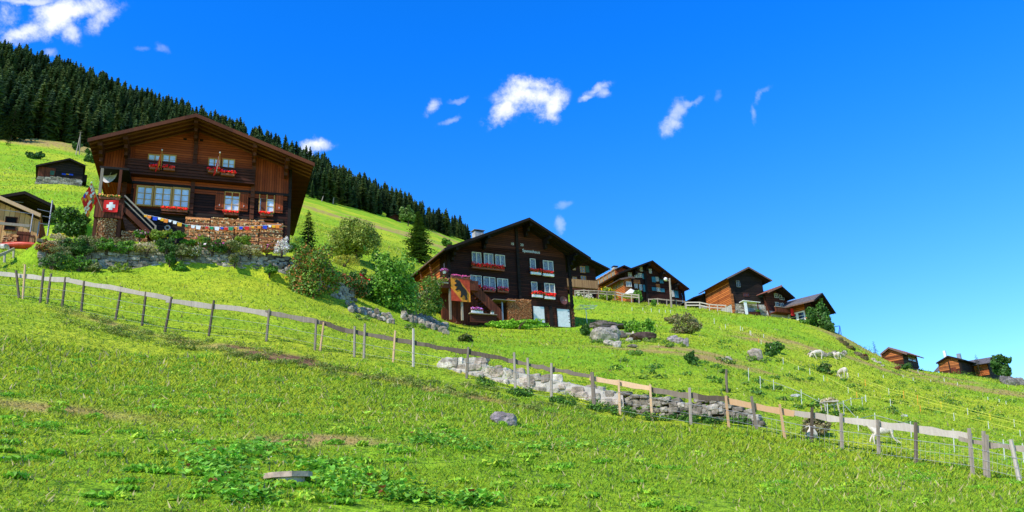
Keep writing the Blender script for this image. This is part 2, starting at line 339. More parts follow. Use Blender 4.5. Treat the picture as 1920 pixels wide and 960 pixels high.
def specks(n,r0,r1,seed,name,label,cols,s0,hz):
    R=np.random.RandomState(seed); a=R.uniform(-.64,.62,n); r=np.exp(R.uniform(math.log(r0),math.log(r1),n)); x=r*np.sin(a);y=r*np.cos(a); kp=(vnoise(x/3,y/3,31)+vnoise(x/.8,y/.8,32))>.05; x,y,r=x[kp],y[kp],r[kp]; n=len(x)
    c=np.c_[x,y,gz(x,y)+hz*R.uniform(.5,1.2,n)]; s=s0*r**.8*R.uniform(.6,1.3,n); d=R.randn(n,3); d/=np.linalg.norm(d,axis=1)[:,None]; e=np.cross(d,R.randn(n,3)); e/=np.linalg.norm(e,axis=1)[:,None]; d=d*s[:,None]; e=e*s[:,None]
    V=np.stack([c-d,c+e,c+d,c-e],1); o=npmesh(name,V,np.array(cols)[R.randint(0,len(cols),n)],'petal'); tag(o,label,None,None,'stuff')
specks(2600,6,60,41,'meadow_flowers','tiny pale and yellow meadow flowers scattered in the grass',[(.75,.72,.55),(.7,.5,.05),(.6,.45,.5),(.8,.78,.7)],.0011,.07)
specks(5200,5.5,40,42,'fallen_leaves','small brown dry leaves and stalks lying in the grass',[(.3,.14,.05),(.4,.24,.1),(.22,.1,.04)],.0016,.03)
specks(2600,60,170,43,'hillside_flowers','pale flower heads on the upper slope',[(.7,.68,.45),(.65,.6,.4)],.0009,.2)
# ------------------------------------------------------------------ sun, sky, camera
sun_az=math.radians(-137); sun_el=math.radians(44)      # azimuth clockwise from +Y
S=Vector((math.sin(sun_az)*math.cos(sun_el),math.cos(sun_az)*math.cos(sun_el),math.sin(sun_el)))
L=bpy.data.lights.new('sun','SUN'); L.energy=5.0; L.angle=math.radians(.53); L.color=(1,.93,.82); lo=bpy.data.objects.new('sun',L); col.objects.link(lo); lo.rotation_euler=S.to_track_quat('Z','Y').to_euler()
W=bpy.data.worlds.new('World'); sc.world=W; W.use_nodes=True; t=NT(W); bg=t.n['Background']
sky=t.new('ShaderNodeTexSky',sky_type='NISHITA'); sky.sun_disc=False; sky.sun_elevation=sun_el; sky.sun_rotation=sun_az; sky.altitude=1600; sky.air_density=1.0; sky.dust_density=.2; sky.ozone_density=3.
tcw=t.new('ShaderNodeTexCoord').outputs['Generated']
def dot(v,c):
    o=t.new('ShaderNodeVectorMath',operation='DOT_PRODUCT'); t.l.new(v,o.inputs[0]); o.inputs[1].default_value=tuple(c); return o.outputs['Value']
nz=t.new('ShaderNodeTexNoise'); nz.inputs['Scale'].default_value=14; nz.inputs['Detail'].default_value=6; nz.inputs['Roughness'].default_value=.62; t.l.new(tcw,nz.inputs['Vector'])
sub=t.new('ShaderNodeVectorMath',operation='SUBTRACT'); t.l.new(nz.outputs['Color'],sub.inputs[0]); sub.inputs[1].default_value=(.5,.5,.5)
scl=t.new('ShaderNodeVectorMath',operation='SCALE'); t.l.new(sub.outputs[0],scl.inputs[0]); scl.inputs['Scale'].default_value=.036
ad=t.new('ShaderNodeVectorMath',operation='ADD'); t.l.new(tcw,ad.inputs[0]); t.l.new(scl.outputs[0],ad.inputs[1]); dv=ad.outputs[0]
w_=t.math('MAXIMUM',dot(dv,CF),.05); uu=t.math('DIVIDE',dot(dv,CR),w_); vv=t.math('DIVIDE',dot(dv,CU),w_)
fine=t.noise(tcw,60,6,.7); mid=t.noise(tcw,22,5,.65)
wood('rafter_edge',(.16,.055,.02),(.25,.085,.028),0,3.,.001)
CL=[(135,28,75,22,8,1.),(50,66,55,15,14,.95),(110,45,40,24,30,1.),(135,66,16,20,20,.8),(195,38,32,18,25,.8),(40,4,80,8,0,.7),(-60,40,80,40,0,1),
(985,180,52,30,8,1.3),(945,205,34,20,35,1.1),(1035,200,20,40,-15,1.1),(1000,155,42,16,0,1.),(1118,165,24,10,30,.75),(1128,172,14,9,-20,.55),(1100,180,14,6,25,.6),
(806,201,14,10,20,.6),(857,190,18,5,25,.22),(841,229,18,5,20,.3),(1255,235,18,14,40,.62),(1268,210,12,26,-30,.5),(1290,190,24,7,22,.4),(1420,175,8,22,-20,.28),(1432,162,20,6,15,.25),(1412,205,7,22,10,.3),
(592,276,30,12,-5,1.1),(575,280,16,14,0,1.1),(1047,430,8,14,0,.3),(1058,388,16,8,20,.2),(297,91,16,8,0,.2),(266,93,12,5,0,.12),(1345,180,8,10,0,.1),(92,96,14,8,0,.4)]
tot=None
for px,py,sx,sy,rot,am in CL:
    c,s=math.cos(math.radians(rot)),math.sin(math.radians(rot)); du=t.math('SUBTRACT',uu,(px-960)/FL); dw=t.math('SUBTRACT',vv,-(py-480)/FL)
    e1=t.math('MULTIPLY_ADD',du,c*FL/sx,t.math('MULTIPLY',dw,s*FL/sx)); e2=t.math('MULTIPLY_ADD',du,-s*FL/sy,t.math('MULTIPLY',dw,c*FL/sy))
    d2=t.math('ADD',t.math('MULTIPLY',e1,e1),t.math('MULTIPLY',e2,e2)); q=t.math('POWER',2.718,t.math('MULTIPLY',d2,-.8)); qa=t.math('MULTIPLY',q,min(1,am))
    if tot is None: tot,op=q,qa
    else: tot=t.math('MAXIMUM',tot,q); op=t.math('MAXIMUM',op,qa)
dens=t.math('ADD',t.math('SUBTRACT',tot,.38),t.math('ADD',t.math('MULTIPLY',t.math('SUBTRACT',mid,.5),2.4),t.math('MULTIPLY',t.math('SUBTRACT',fine,.5),1.)))
cf=t.math('MULTIPLY',t.ramp(dens,-.28,.85),t.math('MULTIPLY',t.ramp(tot,.08,.4),t.math('DIVIDE',op,t.math('MAXIMUM',tot,.01))))
z_=t.new('ShaderNodeSeparateXYZ'); t.l.new(tcw,z_.inputs[0])
hs=t.new('ShaderNodeHueSaturation'); hs.inputs['Saturation'].default_value=1.3; hs.inputs['Value'].default_value=1.; t.l.new(sky.outputs[0],hs.inputs['Color'])
t.l.new(tcw,z_.inputs[0]); tc2=t.mix(t.ramp(z_.outputs[2],.1,.58),(1.55,1.68,1.72),(.2,1.65,2.75)); tc2=t.mix(t.ramp(z_.outputs[2],.6,.8),tc2,(.4,.8,1.1)); tint=t.mix(1.,hs.outputs[0],tc2,'MULTIPLY')
sk=t.mix(cf,tint,(7.6,7.8,8.2)); t.l.new(sk,bg.inputs[0]); bg.inputs[1].default_value=.145
cam=bpy.data.cameras.new('camera'); cam.lens=36*FL/1920; cam.sensor_width=36; cam.clip_end=8000; cam.clip_start=.1; co=bpy.data.objects.new('camera',cam); col.objects.link(co)
from mathutils import Matrix
co.matrix_world=Matrix(((CR[0],CU[0],-CF[0],0),(CR[1],CU[1],-CF[1],0),(CR[2],CU[2],-CF[2],0),(0,0,0,1))); sc.camera=co
sc.view_settings.view_transform='Standard'; sc.view_settings.look='None'; sc.view_settings.exposure=0; sc.render.resolution_x=1024; sc.render.resolution_y=512
# ------------------------------------------------------------------ leaves, plants, trees
def rnd_dir(R,n):
    v=R.randn(n,3); return v/np.linalg.norm(v,axis=1)[:,None]
def leafcloud(R,lobes,n,ls,cols,flat=.25,asp=.6,shell=.35):
    n=int(n*1.25); ls=ls*1.3
    """lobes: (cx,cy,cz,rx,ry,rz); leaf quads near the lobes' surfaces"""
    lb=np.array(lobes,float); w=(lb[:,3]*lb[:,4]+lb[:,4]*lb[:,5]+lb[:,3]*lb[:,5]); k=R.choice(len(lb),n,p=w/w.sum()); lb=lb[k]
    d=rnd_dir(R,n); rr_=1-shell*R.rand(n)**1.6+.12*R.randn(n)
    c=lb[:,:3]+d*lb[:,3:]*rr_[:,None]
    nrm=d+rnd_dir(R,n)*.9; nrm[:,2]+=flat; nrm/=np.linalg.norm(nrm,axis=1)[:,None]
    t=np.cross(nrm,rnd_dir(R,n)); t/=np.linalg.norm(t,axis=1)[:,None]+1e-9; b_=np.cross(nrm,t)
    s=ls*(.6+.8*R.rand(n))[:,None]; t=t*s/2; b_=b_*s/2*asp
    V=np.stack([c-t,c+b_-t*.1,c+t,c-b_-t*.1],1)
    cols=np.array(cols,float); q=np.clip(R.randint(0,len(cols),n),0,None); C=cols[q]*2.*(.65+.6*R.rand(n))[:,None]
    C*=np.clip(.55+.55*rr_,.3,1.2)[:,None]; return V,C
def lobes_in(R,w,d,h,K,f=.42,z0=0.):
    L_=[(0,0,z0+h*.5,w*.3,d*.3,h*.38)]
    for i in range(K):
        u=R.rand()*2*PI; v=R.uniform(.12,.9); q=math.sin(math.acos(2*v-1))*R.uniform(.55,.85) if 0<v<1 else .3
        s=f*R.uniform(.6,1.1); s*=1.25-.6*v; L_.append((math.cos(u)*w/2*q,math.sin(u)*d/2*q,z0+h*v,w/2*s,d/2*s,h/2*s*.9))
    return L_
GR=[(.06,.15,.015),(.09,.2,.02),(.12,.24,.025),(.04,.1,.012)]
GY=[(.16,.22,.02),(.2,.26,.03),(.1,.17,.02)]; GDK=[(.025,.07,.012),(.04,.1,.015),(.06,.12,.02)]
OLV=[(.16,.17,.06),(.2,.2,.08),(.1,.13,.04)]; CRM=[(.42,.34,.2),(.35,.3,.17),(.2,.2,.08)]; RDG=[(.3,.1,.03),(.22,.12,.03),(.1,.13,.03)]
SIL=[(.55,.52,.5),(.48,.42,.45),(.4,.42,.3)]; BRN=[(.16,.12,.05),(.1,.1,.035),(.2,.16,.08)]
def bush(name,label,cat,px,py,wpx,hpx,cols,n=2500,ls=.13,seed=0,r=None,K=9,group=None,flowers=None,sink=.12,stem=False,dep=.8):
    P=G(px,py) if r is None else un(px,py,r)
    if r is not None: P[2]=min(P[2],g(P[0],P[1])) if stem else P[2]
    r_=math.hypot(P[0],P[1]); m_=np.linalg.norm(P)/FL; w=wpx*m_; h=hpx*m_/math.cos(.3)
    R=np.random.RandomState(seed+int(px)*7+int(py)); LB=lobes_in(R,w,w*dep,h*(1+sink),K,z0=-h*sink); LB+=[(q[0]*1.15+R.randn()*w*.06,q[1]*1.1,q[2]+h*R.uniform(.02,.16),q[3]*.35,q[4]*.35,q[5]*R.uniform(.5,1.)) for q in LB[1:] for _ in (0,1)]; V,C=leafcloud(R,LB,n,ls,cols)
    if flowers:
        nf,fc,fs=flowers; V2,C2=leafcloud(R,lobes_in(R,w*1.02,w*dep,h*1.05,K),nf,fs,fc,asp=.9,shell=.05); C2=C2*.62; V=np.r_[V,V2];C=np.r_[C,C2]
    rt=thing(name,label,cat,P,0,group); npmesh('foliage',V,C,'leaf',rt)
    mb=MB()
    for i in range(5):
        a=R.rand()*2*PI; mb.tube([(0,0,-.3),(math.cos(a)*w*.08,math.sin(a)*w*.08,h*.25),(math.cos(a)*w*.22,math.sin(a)*w*.22,h*.6)],[.03*w+.01,.02*w,.006*w],5)
    mb.build('stem','bark',rt); return rt
def tree(name,label,px,py,wpx,hpx,cols,n,ls,r=None,seed=0,group=None,K=14,trunk=.3):
    P=G(px,py) if r is None else un(px,py,r); P[2]=g(P[0],P[1]) if r is not None else P[2]
    top=un(px,py-hpx,math.hypot(P[0],P[1]))[2]; h=top-P[2]; w=wpx*np.linalg.norm(P)/FL
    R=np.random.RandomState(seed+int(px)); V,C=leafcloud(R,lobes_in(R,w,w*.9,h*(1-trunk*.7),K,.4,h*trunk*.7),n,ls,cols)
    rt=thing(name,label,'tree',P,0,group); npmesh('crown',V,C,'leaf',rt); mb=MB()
    mb.tube([(0,0,-.4),(.02*h,0,h*.3),(0,.02*h,h*.8)],[.03*h,.022*h,.006*h],7)
    for i in range(9):
        a=R.rand()*2*PI; z=h*R.uniform(.2,.6); mb.tube([(0,0,z),(math.cos(a)*w*.2,math.sin(a)*w*.2,z+h*.12),(math.cos(a)*w*.38,math.sin(a)*w*.38,z+h*.26)],[.012*h,.008*h,.003*h],5)
    mb.build('trunk','bark',rt); return rt
def spruce_arr(h,rad,tiers,nb,seed,sub=1,bare=.06,col0=(.022,.05,.02),col1=(.06,.10,.025)):
    R=np.random.RandomState(seed); V=[];C=[]; c0=np.array(col0);c1=np.array(col1)  # second tone stands for sunlit needles, painted in towards top and branch tips
    for i in range(tiers):
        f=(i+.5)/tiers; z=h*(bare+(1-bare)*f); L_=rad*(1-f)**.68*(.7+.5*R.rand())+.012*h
        for j in range(nb):
            a=2*PI*(j+R.rand()*.8)/nb+i*1.3; l=L_*(.55+.65*R.rand()); dr=-.28*l*(1-f*.9)*(.6+.7*R.rand()); zz=z+R.uniform(-.5,.5)*h/tiers
            d=np.array((math.cos(a),math.sin(a),0)); s=np.array((-d[1],d[0],0)); p0=np.array((0,0,zz+.03*h)); tip=d*l+np.array((0,0,zz+dr*.85+.02*l)); mid=d*l*.5+np.array((0,0,zz+dr*.35))
            if sub==1:
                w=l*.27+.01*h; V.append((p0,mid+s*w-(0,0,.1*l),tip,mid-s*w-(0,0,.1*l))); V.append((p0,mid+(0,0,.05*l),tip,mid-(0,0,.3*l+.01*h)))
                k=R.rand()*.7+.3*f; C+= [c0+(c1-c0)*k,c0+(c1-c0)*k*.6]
            else:
                for q in range(sub):
                    u=(q+.6)/sub; b_=p0+(mid-p0)*min(1,2*u) if u<.5 else mid+(tip-mid)*(2*u-1); sg=1 if q%2 else -1
                    tw=l*.42*(1-u*.75)+.05; e=b_+d*tw*.7+s*sg*tw*.75-np.array((0,0,tw*.25*R.rand())); n_=np.array((0,0,1.))*tw*.13+s*.0; wv=np.cross((e-b_),(0,0,1.)); wv=wv/np.linalg.norm(wv)*tw*.26
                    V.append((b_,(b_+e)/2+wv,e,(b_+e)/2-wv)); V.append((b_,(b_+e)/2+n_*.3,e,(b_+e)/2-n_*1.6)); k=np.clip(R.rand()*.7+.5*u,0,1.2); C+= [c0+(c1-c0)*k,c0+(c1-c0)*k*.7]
    V.append(((0,.012*h,0),(0,-.012*h,0),(0,0,h*1.02),(0,0,h*.9))); V.append(((.012*h,0,0),(-.012*h,0,0),(0,0,h*1.02),(0,0,h*.9))); C+=[np.array((.07,.05,.035))]*2
    return np.array([[np.array(q,float) for q in v] for v in V]),np.array(C)
def spruce(label,px,py,hpx,wpx,r=None,seed=0,tiers=26,nb=11,sub=5,c=None,group=None):
    P=G(px,py) if r is None else un(px,py,r); P[2]=g(P[0],P[1]) if r is not None else P[2]
    h=un(px,py-hpx,math.hypot(P[0],P[1]))[2]-P[2]; w=wpx*np.linalg.norm(P)/FL
    kw=dict(col0=c[0],col1=c[1]) if c else {}
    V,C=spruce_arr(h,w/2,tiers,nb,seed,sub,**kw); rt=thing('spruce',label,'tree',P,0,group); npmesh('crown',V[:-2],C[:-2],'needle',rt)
    mb=MB(); mb.tube([(0,0,-.5),(0,0,h*.5),(0,0,h*.97)],[.02*h,.012*h,.002*h],7); mb.build('trunk','bark',rt); return rt
# ------------------------------------------------------------------ forest on the mountain side
EX=[-150,0,140,230,400,590,740,862]; ER=[250,252,264,302,345,402,472,560]; CX=[-150,0,150,330,440,560,640,720,790,872]; CRr=[700,652,632,602,592,582,582,592,622,652]
VAR=[]; 
for i in range(6):
    V,C=spruce_arr(22.,4.2+.5*(i%3),22,9,40+i,1,col0=((.035,.08,.035),(.055,.10,.035),(.03,.07,.038))[i%3],col1=((.12,.2,.05),(.17,.23,.05),(.1,.17,.06))[i%3]); me_o=npmesh('spruce_source',V,C,'needle'); VAR.append((me_o,V,C))  # greens lightened, some slightly blued: distance haze put into the needle colour
RF=np.random.RandomState(5); cand=[]
tries=0
while len(cand)<2700 and tries<90000:
    tries+=1; px=RF.uniform(-60,872); r0=np.interp(px,EX,ER)+2; r1=np.interp(px,CX,CRr)+4; r=math.sqrt(RF.uniform(r0*r0,r1*r1)); 
    d=ray(px,300); a=math.atan2(d[0],d[1]); x,y=r*math.sin(a),r*math.cos(a); cand.append((x,y,r,px))
for px in np.arange(-20,868,11.):     # the trees along the lower edge
    d=ray(px,np.interp(px,[0,860],[250,440])); a=math.atan2(d[0],d[1]); r=np.interp(px,EX,ER)+RF.uniform(-4,9); cand.append((r*math.sin(a),r*math.cos(a),r,px))
for px in np.arange(-20,874,7.):      # the crest
    d=ray(px,np.interp(px,[0,860],[100,440])); a=math.atan2(d[0],d[1]); r=np.interp(px,CX,CRr)+RF.uniform(-10,12); cand.append((r*math.sin(a),r*math.cos(a),r,px))
ca_=np.array(cand); zz=gz(ca_[:,0],ca_[:,1]); keep=[];grid={}
for i in RF.permutation(len(cand)):
    x,y=ca_[i,:2]; k=(int(x//5.2),int(y//5.2))
    if any((x-X)**2+(y-Y)**2<20 for a in (-1,0,1) for b_ in (-1,0,1) for X,Y in grid.get((k[0]+a,k[1]+b_),[])): continue
    grid.setdefault(k,[]).append((x,y)); keep.append(i)
info=[]
for i in keep:
    x,y,r,px=ca_[i]; z=zz[i]; s=(.46+.58*RF.rand())*(1 if r<560 else .92)*(RF.uniform(.5,1.) if px>780 else 1.)
    qx,qy=proj((x,y,z+15*s)); hid=(190<qx<585 and qy>258+.0*qx and qy>np.interp(qx,[165,365,590],[262,216,309])) or qx<-8 or qx>890 or qy<0
    info.append((x,y,z,s,r,hid,RF.randint(6),RF.rand()*2*PI,qx,qy))
vis=sorted([q for q in info if not q[5]],key=lambda q:-q[3]/q[4]); first=vis[:290]; ids=set(id(q) for q in first); FV=[];FC=[];used_v=set()
for q in first:
    x,y,z,s,r,_,v,ro,_a,_b=q; src=VAR[v][0]
    if v in used_v: o=src.copy(); col.objects.link(o)
    else: o=src; used_v.add(v)
    o.name='forest_spruce'; o.location=(x,y,z-.6); o.rotation_euler=(0,0,ro); o.scale=(s*RF.uniform(.9,1.12),)*2+(s,)
    tag(o,'tall dark spruce standing among the others of the mountain forest','tree','spruces of the mountain forest')
for v in range(6):
    if v not in used_v: bpy.data.objects.remove(VAR[v][0])
for q in info:
    if id(q) in ids: continue
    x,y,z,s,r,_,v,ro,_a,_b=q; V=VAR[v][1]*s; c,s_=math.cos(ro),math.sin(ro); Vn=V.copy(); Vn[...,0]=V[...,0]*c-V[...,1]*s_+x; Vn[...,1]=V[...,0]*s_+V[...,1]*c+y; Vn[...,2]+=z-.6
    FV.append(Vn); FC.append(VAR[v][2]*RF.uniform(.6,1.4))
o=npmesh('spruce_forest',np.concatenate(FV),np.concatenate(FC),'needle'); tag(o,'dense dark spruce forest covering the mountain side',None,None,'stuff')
# ------------------------------------------------------------------ rocks
import bmesh
def _ico(sub):
    bm=bmesh.new(); bmesh.ops.create_icosphere(bm,subdivisions=sub,radius=1); v=np.array([q.co[:] for q in bm.verts]); f=[tuple(x.index for x in q.verts) for q in bm.faces]; bm.free(); return v,f
ICO={k:_ico(k) for k in (1,2,3)}
def rock_v(R,sx,sy,sz,sub=2,sq=.55,am=.16):
    v,f=ICO[sub]; v=np.sign(v)*np.abs(v)**sq; v=v/np.maximum(1,np.abs(v).max()); 
    s=R.rand(3)*50; n=vnoise(v[:,0]*1.3+s[0]+v[:,2],v[:,1]*1.3+s[1],s[2])+.5*vnoise(v[:,0]*3+s[0],v[:,2]*3+v[:,1]*2+s[1],s[2])
    v=v*(1+am*2.2*n)[:,None]; return v*np.array((sx,sy,sz))/2,f
STN=[(.38,.33,.25),(.46,.40,.31),(.27,.235,.18),(.56,.5,.4)]; STW=[(.7,.62,.5),(.78,.7,.58),(.56,.49,.39),(.62,.51,.4)]
def rocks(name,label,cat,items,cols=STN,group=None,moss=0,seed=0,r=None):
    """items: (px,py_base,wpx,hpx); one mesh of stones that make one heap or one boulder"""
    R=np.random.RandomState(seed+int(items[0][0])); P0=G(items[0][0],items[0][1]) ; mb=MB()
    for px,py,wp,hp in items:
        P=G(px,py) if r is None else un(px,py,r); m_=np.linalg.norm(P)/FL; w=wp*m_; h=hp*m_; v,f=rock_v(R,w,w*R.uniform(.6,.9),h*1.35,3 if wp>18 else 2,.72,.27)
        a=R.uniform(-.25,.25); mb.cc=tuple(np.array(cols[R.randint(len(cols))])*R.uniform(.85,1.15)); c,s=math.cos(a),math.sin(a)
        v=np.c_[v[:,0]*c-v[:,1]*s,v[:,0]*s+v[:,1]*c,v[:,2]]+P-P0+np.array((0,0,h*.42)); mb.add(v,f)
    o=mb.build(name,'stone',loc=P0,smooth=False); return tag(o,label,cat,group)
def stonewall(name,label,path,sw,sh,cols,seed,back='mortar',lean=.12,jit=.12,th=.3,cap=False):
    """path: (x,y,zbase,ztop) world points; irregular stones laid in courses in front of a core"""
    R=np.random.RandomState(seed); P=np.array(path,float); seg=np.hypot(*(P[1:,:2]-P[:-1,:2]).T); s=np.r_[0,np.cumsum(seg)]; Lw=s[-1]; O=P[0,:3].copy()
    def at(u): return np.array([np.interp(u,s,P[:,k]) for k in range(4)])
    rt=thing(name,label,'wall',O); core=MB(); n=40; core_v=[]
    for i in range(n+1):
        q=at(Lw*i/n); d=at(min(Lw,Lw*i/n+.1))-at(max(0,Lw*i/n-.1)); nn=np.array((-d[1],d[0]))/np.hypot(d[0],d[1]); nn*= -1 if nn@q[:2]<0 else 1
        for (o_,z) in ((.12,q[2]-.4),(.12+lean*.5,q[3]-.1),(.12+th,q[3]-.1),(.12+th,q[2]-.4)): o_-= .13 if back=='mortar' else 0; core_v.append((q[0]+nn[0]*o_-O[0],q[1]+nn[1]*o_-O[1],z-O[2]))
    core.add(core_v,[(4*i+k,4*i+(k+1)%4,4*i+4+(k+1)%4,4*i+4+k) for i in range(n) for k in range(4)]); core.build('core',back,rt)
    mb=MB(); row=0; hmax=max(P[:,3]-P[:,2]); z=-.25
    while z<hmax+.1:
        u=-R.rand()*sw; hh=sh*R.uniform(.7,1.35)
        while u<Lw:
            w=sw*R.uniform(.45,1.6); c=u+w/2
            if 0<c<Lw:
                q=at(c); H_=q[3]-q[2]; zz_=z+hh/2+R.uniform(-jit,jit)*sh
                if zz_<H_+.02:
                    d=at(min(Lw,c+.1))-at(max(0,c-.1)); dd=d[:2]/np.hypot(*d[:2]); nn=np.array((-dd[1],dd[0])); nn*= -1 if nn@q[:2]<0 else 1
                    v,f=rock_v(R,w*1.05,th*1.1,hh*1.12*R.uniform(.8,1.15),2,.36,.17); a=R.uniform(-.15,.15); vx=v[:,0]*math.cos(a)-v[:,2]*math.sin(a); vz=v[:,0]*math.sin(a)+v[:,2]*math.cos(a)
                    o_=.1+lean*zz_+R.uniform(-.05,.05); W_=np.c_[q[0]+dd[0]*vx+nn[0]*(o_+v[:,1])-O[0],q[1]+dd[1]*vx+nn[1]*(o_+v[:,1])-O[1],q[2]+zz_+vz-O[2]]
                    mb.cc=tuple(np.array(cols[R.randint(len(cols))])*R.uniform(.75,1.2)); mb.add(W_,f)
            u+=w
        z+=hh
    mb.build('stones','stone',rt); return rt
# terrace wall in front of the big chalet
def h1w(lx,ly): P=H1.w(lx,ly,0); return P[0],P[1]
pt=[]
for lx in np.linspace(-3.75,10.3,24):
    x,y=h1w(lx,-4.85); x2,y2=h1w(lx,-4.3); pt.append((x,y,g(*h1w(lx,-5.1)),g(x2,y2)+.0+.06*math.sin(lx*3)))
stonewall('terrace_wall','grey dry stone retaining wall under the flower bank of the big chalet',pt,.42,.17,STN,3,'soil_dark')
x0,y0=h1w(10.3,-4.85); pt=[(x0,y0,pt[-1][2],pt[-1][3])]
for px,r,h_ in ((590,49,1.5),(630,50.5,1.2),(668,52,.9)):
    P=un(px,500,r); pt.append((P[0],P[1],g(P[0],P[1])-.2,g(P[0],P[1])+h_))
stonewall('terrace_wall','old stone wall running downhill behind the reddish bush',pt,.45,.2,STN,4,'soil_dark')
x0,y0=h1w(-5.6,-4.85); pt=[]
for f_ in np.linspace(0,1,5):
    x,y=h1w(-5.7-.1*f_,-4.85+3*f_); pt.append((x,y,g(x,y)-.3,g(*h1w(-4.5,-4.2))*1-.2+.1*f_))
# low walls behind the fence
def loww(pxs,off=0.): 
    o_=[]
    for px in pxs:
        a=math.atan2(*un(px,720,1)[:2]); r=float(rw(a))-.12; x,y=r*math.sin(a),r*math.cos(a); r2=r+.5; zt=g(r2*math.sin(a),r2*math.cos(a)); zb=g(x*.995,y*.995); o_.append((x,y,zb,max(zb+.22,zt-.02)))
    return o_
stonewall('field_wall','whitish mortared stone wall behind the middle of the fence',loww(np.linspace(822,1165,22)),.36,.26,STW,8,'mortar',jit=.5,th=.28)
stonewall('field_wall','grey dry stone wall behind the fence beside the white mortared wall',loww(np.linspace(1168,1412,16)),.26,.17,STN,9,'soil_dark',jit=.4)
rocks('boulder','lone pinkish grey boulder lying in the grass below the fence','rock',[(945,796,44,20)],[(.48,.4,.38)],seed=3)
rocks('flat_stone','small flat stone in the grass left of the lone boulder','rock',[(824,800,24,5)],[(.36,.3,.28)],seed=4)
R=np.random.RandomState(3)
rocks('rubble_heap','heap of grey rubble from a collapsed wall above the fence, left of the dark chalet','rubble',[(R.uniform(752,838),0,R.uniform(7,20),R.uniform(6,13)) for i in range(0)] or [(x,int(590+(x-752)*.34+R.uniform(-7,9)),R.uniform(6,15),R.uniform(5,10)) for x in R.uniform(752,840,110)],STN)
rocks('rubble_heap','small strip of grey rubble under the rose bush','rubble',[(x,int(578+(x-655)*.3+R.uniform(-6,7)),R.uniform(6,13),R.uniform(5,9)) for x in R.uniform(650,740,60)],STN)
rocks('boulder','big pale rounded boulder under a ledge of dark slabs','rock',[(1138,641,58,25)],STW[:3])
rocks('boulder','left one of two pale stones at the foot of the big rounded boulder','rock',[(1142,648,20,9)],STW)
rocks('boulder','right one of two pale stones at the foot of the big rounded boulder','rock',[(1157,651,17,11)],STW)
rocks('boulder','pinkish stone perched on the right shoulder of the big rounded boulder','rock',[(1152,622,15,11)],[(.5,.4,.35)])
rocks('rock_ledge','dark layered rock ledge on top of the big pale boulder','rock',[(1120,614,30,8),(1140,612,44,7),(1150,618,60,8),(1130,620,36,7),(1163,616,28,7),(1125,608,30,5)],[(.16,.13,.11),(.22,.18,.15),(.1,.09,.08)])
rocks('boulder','flat pale rock resting on dark rock beside the bright green bush','rock',[(1204,627,34,9)],STW)
rocks('rock_ledge','dark reddish rock under the flat pale rock','rock',[(1204,639,46,13)],[(.14,.09,.07),(.1,.08,.07)])
rocks('rock_ledge','thin dark slab leaning on the right of the big pale boulder','rock',[(1165,634,22,9)],[(.2,.16,.13)])
for q_ in ((1170,634,12,6),(1178,630,12,6),(1180,640,14,6),(1186,652,16,5),(1166,626,9,6)): rocks('stone','small dark stone in the gap between the big boulder and the flat rock','rock',[q_],STN,'small stones beside the big boulder')
for q_,l_ in (((1262,642,22,11),'leftmost'),((1275,645,19,12),'middle'),((1287,650,10,15),'upright rightmost')): rocks('boulder',l_+' of three pinkish rocks below the grey brush','rock',[q_],[(.5,.42,.38),(.42,.36,.34)])
rocks('boulder','pale rock in the grass right of the pinkish rocks','rock',[(1364,679,18,9)],STW)
rocks('boulder','tilted grey rock halfway up the slope beside a dark shrub','rock',[(1416,674,26,17)],STW)
rocks('rubble_heap','ruined stone wall of grey rubble on the upper slope','rubble',[(x,668-abs(x-1550)*.05+R.uniform(-3,2),R.uniform(4,10),R.uniform(3,6)) for x in R.uniform(1519,1586,60)],STN+STW[:1])
rocks('rubble_heap','dark stone bank on the ridge at the far right edge','rubble',[(x,722+R.uniform(-9,1),R.uniform(8,14),R.uniform(6,10)) for x in R.uniform(1880,1918,26)],[(.2,.18,.16),(.3,.27,.24)])
rocks('boulder','white flat stone in the grass behind the fence right of the wall','rock',[(1491,745,17,5)],[(.75,.72,.68)])
rocks('boulder','small white stone in the meadow under the yellow tapes','rock',[(1697,782,10,4)],[(.75,.72,.68)])
for q_ in ((1638,676,8,4),(1648,682,9,4),(1655,687,7,3),(1642,679,6,3)): rocks('stone','grey stone poking out of the ridge left of the lit hut','rock',[q_],STW,'stones on the ridge by the first hut')
rocks('rubble_heap','line of stones along the eroded bank below the swing frame','rubble',[(1575+i*6,640+i*4.6+R.uniform(-2,2),R.uniform(7,12),R.uniform(3,6)) for i in range(9)],BRN)
# concrete well cover in the weeds
P=G(540,905); m_=np.linalg.norm(P)/FL; rt=thing('well_cover','pale octagonal concrete slab on a round base among broad weeds','slab',P)
mb=MB(); w=42*m_; mb.prism([(w*math.cos(a),w*.9*math.sin(a)) for a in np.arange(PI/8,2*PI,PI/4)],.045,.095,2); mb.build('slab','concrete',rt)
mb=MB(); mb.tube([(0,0,-.3),(0,0,.042)],[w*.7,w*.7],16); mb.build('base','plaster_grey',rt)
